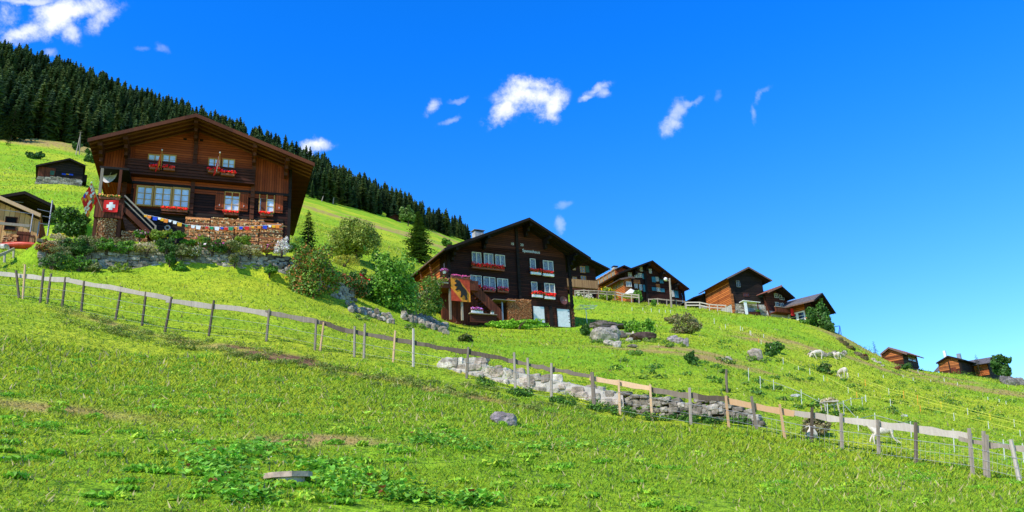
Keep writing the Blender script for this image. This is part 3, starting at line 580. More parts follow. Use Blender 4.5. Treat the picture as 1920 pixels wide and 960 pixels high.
# broad weeds
def dock(name,label,blobs,n,ls,seed):
    R=np.random.RandomState(seed); V=[];C=[]
    P0=G(blobs[0][0],blobs[0][1])
    for i in range(n):
        b=blobs[R.randint(len(blobs))]; q=rnd_dir(R,1)[0][:2]*math.sqrt(R.rand()); P=G(round(b[0]+q[0]*b[2]),min(955,round(b[1]+q[1]*b[3]))); a=R.rand()*2*PI; l=ls*R.uniform(.5,1.3); w=l*R.uniform(.3,.45)
        base=P-P0+np.array((R.uniform(-.1,.1),R.uniform(-.1,.1),R.uniform(.0,.09))); d=np.array((math.cos(a),math.sin(a),0)); s=np.array((-d[1],d[0],0)); up=R.uniform(.15,.9)
        p1=base+d*l*.5+(0,0,l*.5*up); p2=base+d*l*.95+(0,0,l*.5*up-R.uniform(-.1,.35)*l)
        c=np.array(GR[R.randint(3)])*R.uniform(2.,4.6) if R.rand()>.012 else np.array((.35,.12,.04))
        m1=s*w+np.array((0,0,w*.3))
        V.append((base,base+d*l*.22+m1*.85+(0,0,.15*l*up),p1+m1,p1)); V.append((base,p1,p1-s*w+(0,0,w*.3),base+d*l*.22-s*w*.85+(0,0,w*.25+.15*l*up))); V.append((p1,p1+m1,p2,p2)); V.append((p1,p2,p2,p1-s*w+(0,0,w*.3))); C+=[c,c*.85,c,c*.85]
    o=npmesh(name,np.array([[np.array(q,float) for q in v] for v in V]),np.array(C),'leaf',loc=P0); tag(o,label,'weeds',None,'stuff')
dock('broad_leaved_weeds','patch of broad leaved weeds around the concrete slab',[(400,868,80,22),(470,858,80,20),(430,915,65,26),(700,918,110,24),(640,900,80,20),(770,938,70,14),(400,890,80,24),(480,845,60,10),(600,880,50,10),(880,945,60,10),(470,940,60,12)],1500,.085,1)
dock('broad_leaved_weeds','thin row of broad leaved weeds across the grass below the boulder',[(830,832,70,12),(900,840,90,12),(1020,842,60,9),(1100,838,80,9),(1170,838,40,7),(790,830,30,12)],640,.075,2)
# ------------------------------------------------------------------ houses
def setbase(H,zb): H.O=np.array([H.O[0],H.O[1],zb]); return H
class House:
    def __init__(s,name,label,cat,H,zb,group=None):
        s.H=setbase(H,zb); s.rt=thing(name,label,cat,H.O,-H.a,group); s.zb=zb
    def l(s,px,py,off=0.): return s.H.l(px,py,off)
    def sd(s,px,py,x): return s.H.side(px,py,x)
    def front(s,px0,py0,px1,py1,off=0.):
        xm,ym=(px0+px1)/2,(py0+py1)/2; return s.l(px0,ym,off)[0],s.l(px1,ym,off)[0],s.l(xm,py1,off)[1],s.l(xm,py0,off)[1]
    def sider(s,px0,py0,px1,py1,X):
        xm,ym=(px0+px1)/2,(py0+py1)/2; a,b=s.sd(px0,ym,X)[0],s.sd(px1,ym,X)[0]; return min(a,b),max(a,b),s.sd(xm,py1,X)[1],s.sd(xm,py0,X)[1]
    def b(s,name,mat,boxes,parent=None):
        mb=MB()
        for q in boxes: mb.box(*q)
        return mb.build(name,mat,parent or s.rt)
    def roof(s,prof,oh,D,back=1.,th=.16,top='roof_dark',sof='soffit_dark',barge='timber_black',rafters=0,raf='timber_brown'):
        (xl,zl),(xa,za),(xr,zr)=prof; s.prof=prof; s.th=th
        mb=MB(); mb.prism([(xl,zl),(xa,za),(xr,zr),(xr,zr-.06),(xa,za-.06),(xl,zl-.06)],-oh-.05,D+back)
        ro=mb.build('roof',top,s.rt)
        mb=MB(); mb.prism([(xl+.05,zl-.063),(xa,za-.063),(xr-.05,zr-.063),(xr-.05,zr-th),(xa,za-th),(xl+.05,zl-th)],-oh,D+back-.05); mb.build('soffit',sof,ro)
        mb=MB(); 
        for (x0,z0),(x1,z1) in (((xl,zl),(xa,za)),((xa,za),(xr,zr))): mb.prism([(x0,z0-.02),(x1,z1-.02),(x1,z1-.28),(x0,z0-.28)],-oh-.11,-oh-.055)
        mb.build('barge_board',barge,ro)
        for k in range(rafters):
            y=-oh+.25+(oh-.3)*k/max(1,rafters-1); mb=MB()
            for (x0,z0),(x1,z1) in (((xl+.1,zl),(xa,za)),((xa,za),(xr-.1,zr))): mb.prism([(x0,z0-th-.003),(x1,z1-th-.003),(x1,z1-th-.09),(x0,z0-th-.09)],y,y+.07)
            mb.build('rafter',raf,ro)
        s.ro=ro; s.oh=oh; s.D=D; return ro
    def _n(s): pass
    def rz(s,x,d=0.):
        (xl,zl),(xa,za),(xr,zr)=s.prof; return float(np.interp(x,[xl,xa,xr],[zl,za,zr]))-s.th-d
    def wall(s,name,mat,x0,x1,z0,z1=None,y0=0.,y1=None,parent=None):
        """wall block; z1 None = up to the roof"""
        y1=s.D if y1 is None else y1; mb=MB(); xa=s.prof[1][0]; pts=[(x0,z0),(x1,z0)]
        if z1 is None:
            pts.append((x1,s.rz(x1,.01)))
            if x0<xa<x1: pts.append((xa,s.rz(xa,.01)))
            pts.append((x0,s.rz(x0,.01)))
        else: pts+= [(x1,z1),(x0,z1)]
        mb.prism(pts,y0,y1); return mb.build(name,mat,parent or s.rt)
    def win(s,rect,T='f',X=0.,nx=2,nz=2,fr='timber_ochre',pane='curtain_pane',cas=.07,dep=.05,y0=0.,mw=.035,label=None,name='window'):
        u0,u1,z0,z1=rect
        def bx(mb,a0,a1,d0,d1,b0,b1):
            if T=='f': mb.box(a0,a1,y0-d1,y0-d0,b0,b1)
            elif T=='l': mb.box(X-d1,X-d0,a0,a1,b0,b1)
            else: mb.box(X+d0,X+d1,a0,a1,b0,b1)
        mb=MB(); bx(mb,u0-cas,u1+cas,.0,dep,z1,z1+cas); bx(mb,u0-cas,u1+cas,.0,dep*1.6,z0-cas,z0); bx(mb,u0-cas,u0,.0,dep,z0,z1); bx(mb,u1,u1+cas,.0,dep,z0,z1)
        for i in range(1,nx): c=u0+(u1-u0)*i/nx; bx(mb,c-mw,c+mw,.012,dep*.9,z0,z1)
        for i in range(1,nz): c=z0+(z1-z0)*i/nz; bx(mb,u0,u1,.012,dep*.6,c-mw*.35,c+mw*.35)
        w=mb.build(name,fr,s.rt)
        if label: w['label']=label
        mb=MB(); bx(mb,u0,u1,.001,.01,z0,z1); mb.build('pane',pane,w); return w
def flowers(H,px0,px1,py,y,cols,label,hpx=6,box='pelargonium_box',boxh=.14,n=None,group='flower boxes',leaf=GDK,name='flower_box'):
    x0,z=H.l((px0),py,y); x1,_=H.l(px1,py,y); W_=H.H.w((x0+x1)/2,y,z) ; w=x1-x0; rt=thing(name,label,'flower box',W_,-H.H.a,group)
    mb=MB(); mb.box(-w/2,w/2,-.1,.1,-boxh,0); mb.build('box',box,rt); hh=hpx*np.linalg.norm(W_)/FL; R=np.random.RandomState(int(px0)); n=n or int(60*w/.3)
    L_=[(x,R.uniform(-.05,.02),hh*R.uniform(.2,.5),.13,.14,hh*.45) for x in np.arange(-w/2+.05,w/2,.16)]
    V,C=leafcloud(R,L_,n,.09,leaf); npmesh('leaves',V,C,'leaf',rt); V,C=leafcloud(R,[(a,b-.03,c+hh*.15,d*R.uniform(.5,1.1),e,f) for a,b,c,d,e,f in L_],int(n*.9),.085,cols,asp=.9,shell=.1); npmesh('flowers',V,C*.95,'petal',rt); return rt
RED=[(.7,.02,.02),(.6,.01,.03),(.8,.05,.03)]; PNK=[(.5,.07,.24),(.42,.06,.2),(.5,.15,.3)]; VIO=[(.32,.13,.45),(.4,.2,.45)]
def woodstack(name,label,H,x0,x1,z0,z1,y0,y1,d=.12,seed=0,crib=0,group=None,top=.05,cols=None):
    R=np.random.RandomState(seed); O=H.H.w(x0,y0,z0); rt=thing(name,label,'woodpile',O,-H.H.a,group); cols=cols or [(.62,.3,.13),(.5,.2,.08),(.7,.4,.2),(.4,.15,.07),(.75,.5,.28)]; brn=[(.42,.15,.06),(.55,.21,.08),(.28,.1,.05)]
    w=x1-x0;h=z1-z0; dep=y1-y0; mb=MB(); mb.cc=(.3,.12,.055) if crib else (.12,.05,.025); mb.box(.03,w-.03,.12,dep,0,h-.1); z=0;row=0
    nb=max(1,round(w/1.45)) if crib else 1
    while z<h-d*.3:
        for k in range(nb):
            a=w*k/nb+.03*(crib>0);b=w*(k+1)/nb-.05*(crib>0); hk=h+(R.rand()-.5)*top if nb==1 else h*(.9+.1*((k*37)%3)/2)
            if z>hk: continue
            if crib and row%3==2:
                for q in range(2):
                    mb.cc=tuple(np.array(brn[R.randint(3)])*R.uniform(.7,1.3)*1.5); mb.bar((a-.02,.03+R.uniform(0,.05),z+d*(.3+.4*q)),(b+.02,.03,z+d*(.3+.4*q)+R.uniform(-.02,.02)),d*.8,d*.5,jit=.2)
                continue
            x=a+d*.4
            while x<b:
                rr_=d*R.uniform(.36,.6); nn=R.choice([3,4,5]); a0=R.rand()*6; pts=[(x+rr_*math.cos(a0+2*PI*i/nn),z+d*.5+R.uniform(-.02,.02)*0+rr_*.85*math.sin(a0+2*PI*i/nn)) for i in range(nn)]; yy=R.uniform(-.07,.03)
                c=np.array(cols[R.randint(len(cols))])*R.uniform(.7,1.25); o_=len(mb.v); mb.cc=tuple(c); mb.poly([(p[0],yy,p[1]) for p in pts]); mb.cc=tuple(np.array(brn[R.randint(3)])*1.3)
                for i in range(nn): p,q=pts[i],pts[(i+1)%nn]; mb.poly([(p[0],yy,p[1]),(q[0],yy,q[1]),(q[0],.25,q[1]),(p[0],.25,p[1])])
                x+=rr_*1.65
        z+=d*.86; row+=1
    for i in range(int(w*6)):    # loose pieces on top
        x=R.uniform(0,w); a=R.uniform(-.5,.5); mb.cc=tuple(np.array(cols[R.randint(len(cols))])*R.uniform(.8,1.2)); k=int(x/w*nb); hk=h*(.9+.1*((min(k,nb-1)*37)%3)/2) if nb>1 else h
        mb.bar((x,R.uniform(0,.3),hk+.02),(x+.3*math.cos(a),R.uniform(0,.5),hk+.03+R.uniform(0,.14)),d*.6,d*.45,jit=.3)
    o=mb.build('logs','firewood',rt); return rt
# ---- big chalet
A=House('chalet','big reddish brown chalet with white windows above the stone terrace wall','house',H1,TZ)
pv=[A.l(165,260,-2),A.l(365,213,-2),A.l(590,306,-2)]; zl=(pv[0][1]+pv[2][1])/2
prof=[(pv[0][0],pv[0][1]),(pv[1][0]+.1,pv[1][1]),(pv[2][0],pv[2][1])]
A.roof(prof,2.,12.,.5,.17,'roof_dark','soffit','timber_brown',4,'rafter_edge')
xL=0.;xR=A.l(540,400)[0]; z3=A.l(300,346)[1]; zb1=A.l(300,337)[1]; zp0,zp1=A.l(350,340)[1],A.l(350,312)[1]
xwL=A.l(192,320)[0]; xm=A.l(476,330)[0]
A.wall('lower_wall','log_dark',xL,xR,-1.2,z3)
A.wall('upper_wall','board_red',xL,xm,z3+.002)
A.wall('side_gallery_wall','board_red_vert',xwL,xL-.002,z3-.1,None,0.05,11.); A.wall('side_gallery_wall','board_red_vert',xm+.002,xR,z3+.002,None,0.03)
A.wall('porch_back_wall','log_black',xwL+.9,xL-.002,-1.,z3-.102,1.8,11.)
A.b('floor_beam','timber_black',[(xwL-.1,xR+.1,-.12,0-.001,z3-.12,z3+.06)])
A.b('floor_board','board_red',[(xL+.1,xm,-.05,-.001,z3+.062,zp0-.002)])
A.b('lower_band','board_red',[(xL+.1,xR-.1,-.04,-.001,z3-.42,z3-.13)])
# balcony band
xb0,xb1=A.l(238,325,-.5)[0],A.l(478,325,-.5)[0]; mb=MB(); mb.box(xb0,xb1,-.55,-.02,zp0,zp0+.12); n=4
for i in range(n): z=zp0+.14+i*(zp1-zp0-.14)/n; mb.box(xb0,xb1,-.58,-.53,z,z+(zp1-zp0-.14)/n-.03)
for x in np.linspace(xb0+.1,xb1-.1,8): mb.box(x-.06,x+.06,-.53,-.45,zp0,zp1)
mb.box(xb0,xb0+.06,-.53,-.02,zp0+.1,zp1-.02); mb.box(xb1-.06,xb1,-.53,-.02,zp0+.1,zp1-.02); mb.build('balcony','board_brown',A.rt)
# crossing log ends under the purlins
for px,y0 in ((237,245),(364,222),(476,275)):
    x=A.l(px,320)[0]; zt=A.rz(x); mb=MB(); z=-1.
    while z<zt-.25: mb.box(x-.13,x+.13,-.16-.05*(int(z*5)%2),.02,z,z+.19); z+=.2
    mb.build('log_ends','timber_brown',A.rt)
for px in (192,237,364,476,536):
    x=A.l(px,300)[0]; zt=A.rz(x); mb=MB(); mb.box(x-.13,x+.13,-1.75,-.01,zt-.36,zt-.03); mb.box(x-.11,x+.11,-1.1,-.01,zt-.66,zt-.37); mb.box(x-.1,x+.1,-.6,-.01,zt-.95,zt-.67); mb.build('purlin','timber_brown',A.rt)
# right corner: dark posts
A.b('corner_post','timber_black',[(xR-.02,xR+.18,-.1,.2,-1.2,A.rz(xR+.2)-.05)])
A.b('corner_post','timber_brown',[(xm+.55,xm+.95,-.06,-.001,-1.1,z3-.45)])
for q in ((279,292,301,316.5),(306,292.5,328,317.5)): A.win(A.front(*q),nx=2,nz=3,y0=-.045)
for q in ((392,299.5,411,321),(418,300.5,438,324)): A.win(A.front(*q),nx=2,nz=3,y0=-.045)
A.b('window_surround','board_red',[(A.l(272,305)[0],A.l(335,305)[0],-.03,-.001,A.l(300,322)[1],A.l(300,288)[1])]); A.b('window_surround','board_red',[(A.l(385,305)[0],A.l(445,305)[0],-.03,-.001,A.l(415,326)[1],A.l(415,295)[1])])
for q in ((258,352,284,385),(291.5,353.5,319,387),(326,355.5,352.8,389)): A.win(A.front(*q),nx=2,nz=3,cas=.1,dep=.09,y0=-.045)
for q in ((422,362,447.5,395),(487,365,513,398)): A.win(A.front(*q),nx=2,nz=3,cas=.06,dep=.09)
A.b('window_surround','board_red_vert',[(A.l(250,370)[0],A.l(357,370)[0],-.035,-.001,A.l(305,391)[1],A.l(305,349)[1])])
for q in ((404,359,419.5,394),(450,359,465,396),(516,362,531,399)):
    x0,x1,z0,z1=A.front(*q,off=-.1); mb=MB(); mb.box(x0,x1,-.1,-.06,z0,z1); sh=mb.build('shutter','board_red_vert',A.rt); [MB().box(x0+.03,x1-.03,-.125,-.101,zz_,zz_+.08).build('batten','timber_brown',sh) for zz_ in (z0+.12,z1-.2)]; mb=MB(); mb.box((x0+x1)/2-.015,(x0+x1)/2+.015,-.14,-.126,z0+.3,z0+.42); mb.build('catch','white_paint',sh)
for q in ((347,261),(378,263)): x,z=A.l(*q); mb=MB(); mb.box(x-.11,x+.11,-.012,-.002,z-.07,z+.07); mb.build('vent_hole','hole_dark',A.rt)
for a,b_,z_ in ((301,350,400),(487,513,413),(420,447,404)): x0,z=A.l(a,z_,-.2); x1=A.l(b_,z_,-.2)[0]; A.b('ledge','timber_brown',[(x0,x1,-.35,-.001,z-.03,z+.03)])
# porch with parapet, posts, stair
px0,pz0=A.l(175.5,405,-2.2); px1,pz1=A.l(233,372,-2.2)
A.b('porch_deck','timber_brown',[(px0,px1,-2.15,1.7,pz0,pz0+.1)])
A.b('porch_parapet','board_brown_vert',[(px0,px1,-2.22,-2.14,pz0-.05,pz1),(px0,px0+.08,-2.14,1.5,pz0-.05,pz1)]); A.b('handrail','timber_black',[(px0-.05,px1+.05,-2.28,-2.1,pz1,pz1+.07)])
for x,w_ in ((px0+.08,.1),(px1-.45,.1)): A.b('porch_post','grey_timber' if x<-1 else 'timber_brown',[(x,x+w_*1.6,-2.1,-1.95,pz0,z3-.1)])
A.b('porch_post','timber_brown',[(px0+.02,px0+.2,-2.1,-1.95,-.9,pz0-.002),(px1-.25,px1-.05,-2.1,-1.95,-.9,pz0-.002)])
A.b('porch_roof_beam','timber_black',[(px0,xL,-2.1,0,z3-.1,z3+.05)])
mb=MB(); s0=A.l(233,384,-1.8); s1=A.l(291,440,-1.8)
for k,y in enumerate((-2.1,-1.2)): mb.bar((s0[0],y,s0[1]-.35),(s1[0],y,s1[1]-.35),.08,.28)
for i in range(11):
    f_=(i+.5)/11; mb.box(s0[0]+(s1[0]-s0[0])*f_-.12,s0[0]+(s1[0]-s0[0])*f_+.14,-2.05,-1.25,s0[1]-.35+(s1[1]-s0[1])*f_,s0[1]-.31+(s1[1]-s0[1])*f_)
st=mb.build('stair','timber_brown',A.rt); mb=MB(); mb.bar((s0[0],-2.12,s0[1]+.5),(s1[0],-2.12,s1[1]+.45),.06,.09); mb.bar((s0[0],-2.12,s0[1]+.15),(s1[0],-2.12,s1[1]+.1),.05,.07)
mb.box(s1[0]-.05,s1[0]+.05,-2.17,-2.07,s1[1]-.8,s1[1]+.5); mb.build('rail','grey_timber',st)
A.b('cellar_wall','log_black',[(xL,xR-.3,-.07,-.001,-1.2,A.l(300,392)[1]-.1)])
# flower boxes
for a,b_,y,l_ in ((281,300,313.5,'left upper window'),(307,328,315.5,'left upper window, right half'),(390,412,320,'right upper window'),(414,440,325,'right upper window, right half')): flowers(A,a,b_,y,-.72,RED,'red geraniums on the dark balcony below the '+l_,6)
for a,b_,y,l_ in ((303,352,392,'lower row of three windows'),(420,448,399,'shuttered middle window'),(488,512,401,'lower right window')): flowers(A,a,b_,y,-.3,RED,'red geranium box under the '+l_+' of the big chalet',5)
flowers(A,186,226,369,-2.2,[(.1,.2,.03),(.7,.3,.1)],'green plants along the porch parapet of the big chalet',4)
# wood stacks
x0,z0=A.l(343,464,-3.2); x1,_=A.l(530,464,-3.2); z1=A.l(450,411,-3.2)[1]
woodstack('firewood_stack','long sunlit stack of split logs in front of the big chalet',A,x0,x1,-.35,z1,-3.2,-2.2,.13,1,1,top=.3,cols=[(1.,.52,.22),(.95,.42,.15),(1.,.68,.36),(.75,.3,.11)])
woodstack('firewood_stack','dense brown log stack under the porch of the big chalet',A,px0+.22,px1-.28,-1.1,pz0-.08,-2.1,-1.2,.09,2,top=0)
woodstack('firewood_stack','small reddish log stack under the stair of the big chalet',A,px1,px1+1.5,-1.1,pz0-.75,-1.9,-1.1,.12,3)
# dish, flags, bunting, wreath
def disc(mb,c,n_,r,dep,seg=20):
    n_=Vector(n_).normalized(); u=n_.cross(Vector((0,0,1))).normalized(); v=u.cross(n_); vs=[];fs=[]; K=4
    for k in range(K+1):
        f_=k/K
        for i in range(seg): a=2*PI*i/seg; vs.append(Vector(c)+(u*math.cos(a)+v*math.sin(a))*r*f_-n_*dep*(1-f_*f_))
    for k in range(K):
        for i in range(seg): fs.append((k*seg+i,k*seg+(i+1)%seg,(k+1)*seg+(i+1)%seg,(k+1)*seg+i))
    mb.add(vs,fs)
W_=A.H.w(*(lambda q:(q[0],-1.2,q[1]))(A.l(205,328,-1.2))); rt=thing('satellite_dish','grey satellite dish mounted above the porch of the big chalet','satellite dish',W_,-A.H.a)
mb=MB(); disc(mb,(0,0,0),(-.45,-.75,.05),.55,.14); mb.build('dish','dish_grey',rt,smooth=True); mb=MB(); mb.tube([(0,.12,-.08),(-.1,.3,-.35),(-.1,1.1,-.35)],.03,6); mb.build('bracket','metal_grey',rt); mb=MB(); mb.tube([(-.05,-.1,-.4),(.18,-.45,.12)],.015,5); mb.box(.14,.24,-.52,-.42,.08,.18); mb.build('receiver_arm','metal_grey',rt)
def cloth(mb,p0,u,v,nx,nz,wave=.05,ph=0.,drop=0.,fn=None):
    """wavy sheet; fn(i,j)->colour index"""
    p0=Vector(p0);u=Vector(u);v=Vector(v); n_=u.cross(v).normalized()
    def P(a,b): return p0+u*a+v*b+n_*wave*math.sin(a*7+b*3+ph)*(a)+Vector((0,0,-drop*a*a))
    for i in range(nx):
        for j in range(nz):
            mb.mi=fn(i,j) if fn else 0; mb.poly([P(i/nx,j/nz),P((i+1)/nx,j/nz),P((i+1)/nx,(j+1)/nz),P(i/nx,(j+1)/nz)])
# swiss flag: red with a white cross
x0,x1,z0,z1=A.front(194,374.5,221.5,397,off=-2.32); rt=thing('flag','red flag with a white cross spread on the porch parapet','flag',A.H.w((x0+x1)/2,-2.32,z0),-A.H.a); w=x1-x0;h=z1-z0; mb=MB()
cloth(mb,(-w/2,0,h-.05),(w,0,.05),(0,0,-h),24,22,.03,fn=lambda i,j:1 if ((9<=i<15 and 4<=j<18) or (5<=i<19 and 8<=j<14)) else 0); mb.build('cloth',['red_cloth','white_cloth'],rt)
# flag of many small squares on a slanting pole
W_=A.H.w(*(lambda q:(q[0],-2.6,q[1]))(A.l(184,374,-2.6))); rt=thing('flag','flag of many coloured squares on a slanting pole left of the porch','flag',W_,-A.H.a); a_=A.l(172,343,-3.2); b_=A.l(184,374,-2.6); tip=Vector((a_[0]-b_[0],-.6,a_[1]-b_[1]))
mb=MB(); mb.tube([(.3,.5,-.7),tuple(tip)],.025,6); mb.build('pole','pale_timber',rt); mb=MB(); mb.tube([tuple(tip),tuple(tip*1.06)],.05,8); mb.build('finial','white_paint',rt)
mb=MB(); RR=random.Random(3); pal=[[RR.choice([0,1,1,1,2,3,4,5,0]) for j in range(5)] for i in range(6)]; c0=A.l(150,377,-3.2); 
cloth(mb,tuple(tip),tuple(Vector((-.05,.05,-.0))+(Vector((0,0,0))-tip)*1.1),(c0[0]-a_[0]+.05,-.1,c0[1]-a_[1]+.1),18,15,.07,fn=lambda i,j:pal[i//3][j//3] if (i%3 and j%3) or RR.random()<.5 else 0); mb.build('cloth',['red_cloth','white_cloth','yellow_cloth','blue_cloth','green_cloth','orange_cloth'],rt)
for px,pt_,pb,cs,lb in ((299,282,318,['red_cloth','yellow_cloth'],'furled yellow and red flag on a pole at the left upper window'),(407.5,287,326,['red_cloth','white_cloth'],'furled red and white flag on a pole at the right upper window')):
    a_=A.l(px+5,pt_,-1.5);b_=A.l(px+3,pb,-.6); rt=thing('flag',lb,'flag',A.H.w(b_[0],-.6,b_[1]),-A.H.a); tip=Vector((a_[0]-b_[0],-.9,a_[1]-b_[1])); mb=MB(); mb.tube([(0,0,0),tuple(tip)],.022,6); mb.build('pole','timber_ochre',rt); mb=MB(); mb.tube([tuple(tip),tuple(tip*1.05)],.045,8); mb.build('finial','white_paint',rt)
    mb=MB(); n=10; L_=tip.length
    for i in range(n):
        f0=.93-.75*i/n;f1=.93-.75*(i+1)/n
        for k in range(4):
            mb.mi=1 if k==1 else 0; a0=-.05-.09*k*(1-f0*.8);a1=-.05-.09*(k+1)*(1-f0*.8); d0=.04*math.sin(k*2.1);d1=.04*math.sin((k+1)*2.1)
            mb.poly([tip*f0+Vector((a0,d0,-.1*k)),tip*f0+Vector((a1,d1,-.1*(k+1))),tip*f1+Vector((a1,d1,-.1*(k+1)-.06)),tip*f1+Vector((a0,d0,-.1*k-.06))])
    mb.build('cloth',cs,rt)
# bunting
rt=thing('bunting','string of small coloured pennants hung along the firewood stack','bunting',A.H.w(0,-3.4,0),-A.H.a); pts=[A.l(q[0],q[1],-3.4) for q in ((270,402),(300,408),(330,415),(348,421),(380,424),(420,426),(470,424),(527,421))]; mb=MB(); mb.tube([(x,0,z) for x,z in pts],.012,5); mb.build('cord','white_cloth',rt)
cc=['yellow_cloth','red_cloth','white_cloth','blue_cloth','white_cloth','red_cloth','white_cloth','orange_cloth']; mats=['yellow_cloth','red_cloth','white_cloth','blue_cloth','white_cloth','orange_cloth','green_cloth']
for i,px in enumerate([273,280,291,299,304,311,319,328,337,350,362,372,388,397,407,416,424,433,442,452,463,474,486,497,506,513,520]):
    py=np.interp(px,[270,300,330,348,380,420,470,527],[402,408,415,421,424,426,424,421]); x,z=A.l(px,py,-3.42); w=.18+.05*(i%3);h=.15+.05*((i*7)%3); mb=MB(); mb.poly([(x-w/2,-.01,z),(x+w/2,-.02,z-.01),(x+w/2-.03,-.03,z-h),(x-w/2+.02,-.01,z-h*.9)]); mb.build('pennant',mats[(i*5+i//3)%7],rt)
x,z=A.l(314,427,-.6); rt=thing('wreath','round straw wreath hanging on the dark cellar wall behind the flowers','wreath',A.H.w(x,-.6,z),-A.H.a); mb=MB(); mb.tube([(.14*math.cos(a),0,.14*math.sin(a)) for a in np.linspace(0,2*PI,15)],.05,7,False); mb.build('ring','pale_timber',rt)
# ---- dark chalet in the middle
B=House('chalet','dark brown chalet with a bear flag, painted name and two white cellar doors','house',H2,g(*H2.w(6,2,0)[:2])-.1)
prof=[B.l(833,465,-1.8),B.l(992,408,-1.8),B.l(1107,483,-1.8)]
B.roof(prof,1.8,9.5,1.,.2,'roof_dark','soffit_dark','timber_black',3,'timber_black')
xR=B.l(1068,590)[0]; zg=B.l(1000,572)[1]; zmid=B.l(900,512)[1]
B.wall('log_wall','log_dark',0,xR,zg); B.wall('cellar_wall','board_brown',0.02,xR-.02,-1.6,zg-.002,.03)
zq=B.l(940,470)[1]; B.wall('gable_boards','board_brown',.15,xR-.2,zq,None,-.04,-.001)
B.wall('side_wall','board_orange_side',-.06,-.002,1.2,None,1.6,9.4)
B.b('side_beam','board_orange',[(-.2,-.062,2.4,2.6,1.,4.6),(-.2,-.062,5.,5.2,1.,4.6)])
mb=MB(); mb.bar((-.15,2.5,2.7),(-.75,2.5,B.rz(-.7)-.05),.14,.14); mb.bar((-.15,5.1,2.7),(-.75,5.1,B.rz(-.7)-.05),.14,.14); mb.build('brace','board_orange',B.rt)
B.b('gutter','gutter_copper',[(prof[0][0]-.1,prof[0][0]+.02,-1.8,10.3,prof[0][1]-.22,prof[0][1]-.1)])
for px in (842,973,1069):
    x=B.l(px,540)[0]; mb=MB(); z=zg if px!=973 else zg; zt=B.rz(x)
    while z<zt-.25: mb.box(x-.14,x+.14,-.18-.05*(int(z*5)%2),.02,z,z+.19); z+=.2
    mb.build('log_ends','timber_black',B.rt)
for px in (845,905,985,1020,1066):
    x=B.l(px,470)[0]; zt=B.rz(x); mb=MB(); mb.box(x-.15,x+.15,-1.6,-.05,zt-.38,zt-.03); mb.box(x-.13,x+.13,-1.,-.05,zt-.75,zt-.39); mb.box(x-.12,x+.12,-.55,-.05,zt-1.1,zt-.76); mb.build('purlin','timber_black',B.rt)
for q in ((885,474.5,900.4,494),(907.5,477,923,496),(929,479.5,945,498.5),(882,518,901.5,537),(907,521,927,541),(932.5,524,951,541.5),(1018.7,490.5,1035.5,509),(1021,533,1038.5,548.5)): B.win(B.front(*q),nx=2,nz=1,fr='cream_paint',pane='curtain_grey',cas=.05,dep=.1,mw=.04,y0=-.04)
for q in ((994,487,1011,505.5),(996.6,530.5,1014.6,547)):
    u0,u1,z0,z1=B.front(*q); um=(u0+u1)/2; B.win((u0,um,z0,z1),nx=1,nz=1,fr='cream_paint',pane='curtain_grey',cas=.05,dep=.1,y0=-.04); mb=MB(); mb.box(um+.06,u1,-.06,-.045,z0,z1); mb.build('open_window','hole_dark',B.rt)
for q in ((885,496,945,503,'red geraniums under the upper left windows of the dark chalet',RED),(883,537,902,541,'red geraniums under the lower left window of the dark chalet beside the stair',RED),(906,540,928,545,'pink geraniums under the lower middle-left window of the dark chalet',PNK+RED),(933,541,953,546,'pink and red geraniums under the lower third window of the dark chalet',PNK+RED)): flowers(B,q[0],q[2],q[1]+4,-.3,q[5],q[4],9)
for q in ((995,509.5,1014,'upper left'),(1018,512.5,1038,'upper right'),(998,552,1017,'lower left'),(1021,555.5,1040,'lower right')): flowers(B,q[0],q[2],q[1],-.32,RED,'white box of red geraniums, '+q[3]+' one of four on the dark chalet',7,'white_paint',.26,leaf=GDK)
for q in ((1000,575,1020.5,609),(1045,580,1068,613)): x0,x1,z0,z1=B.front(*q); d_=B.b('cellar_door','white_paint',[(x0,x1,-.05,-.001+.03,z0,z1)]); B.b('frame','timber_black',[(x0-.09,x0-.002,-.07,.03,z0,z1+.09),(x1+.002,x1+.09,-.07,.03,z0,z1+.09)],d_)
B.b('cellar_post','timber_black',[(B.l(1030,590)[0],B.l(1036,590)[0],-.05,.02,-1.,zg)])
def text(s,body,size,x,y,z,mat,parent,rot=0):
    cu=bpy.data.curves.new(s,'FONT'); cu.body=body; cu.size=size; cu.extrude=.008; cu.align_x='LEFT'; cu.materials.append(M[mat]); o=bpy.data.objects.new(s,cu); col.objects.link(o); bpy.context.view_layer.update(); me=bpy.data.meshes.new_from_object(o); bpy.data.objects.remove(o); o=bpy.data.objects.new(s,me); col.objects.link(o); o.parent=parent; o.location=(x,y,z); o.rotation_euler=(PI/2,rot,0); return o
x,z=B.l(979.5,472,-.06); text('painted_name','Spensthaus',.46,x,-.06,z,'white_paint',B.rt)
x,z=B.l(957.5,459,-.06); text('painted_date','18',.38,x,-.06,z,'cream_paint',B.rt); x,z=B.l(975.5,461,-.06); text('painted_date','20',.38,x,-.06,z,'cream_paint',B.rt)
W_=B.H.w(*(lambda q:(q[0],-.25,q[1]))(B.l(1057,563,-.25))); rt=thing('satellite_dish','round brown dish at the right corner of the dark chalet','satellite dish',W_,-B.H.a); mb=MB(); disc(mb,(0,0,0),(.1,-1,.12),.46,.1); mb.build('dish','dish_brown',rt,smooth=True); text('lettering','SAT',.14,.08,-.12,-.06,'cream_paint',rt); mb=MB(); mb.tube([(0,.08,0),(0,.25,0)],.04,6); mb.build('bracket','metal_grey',rt)
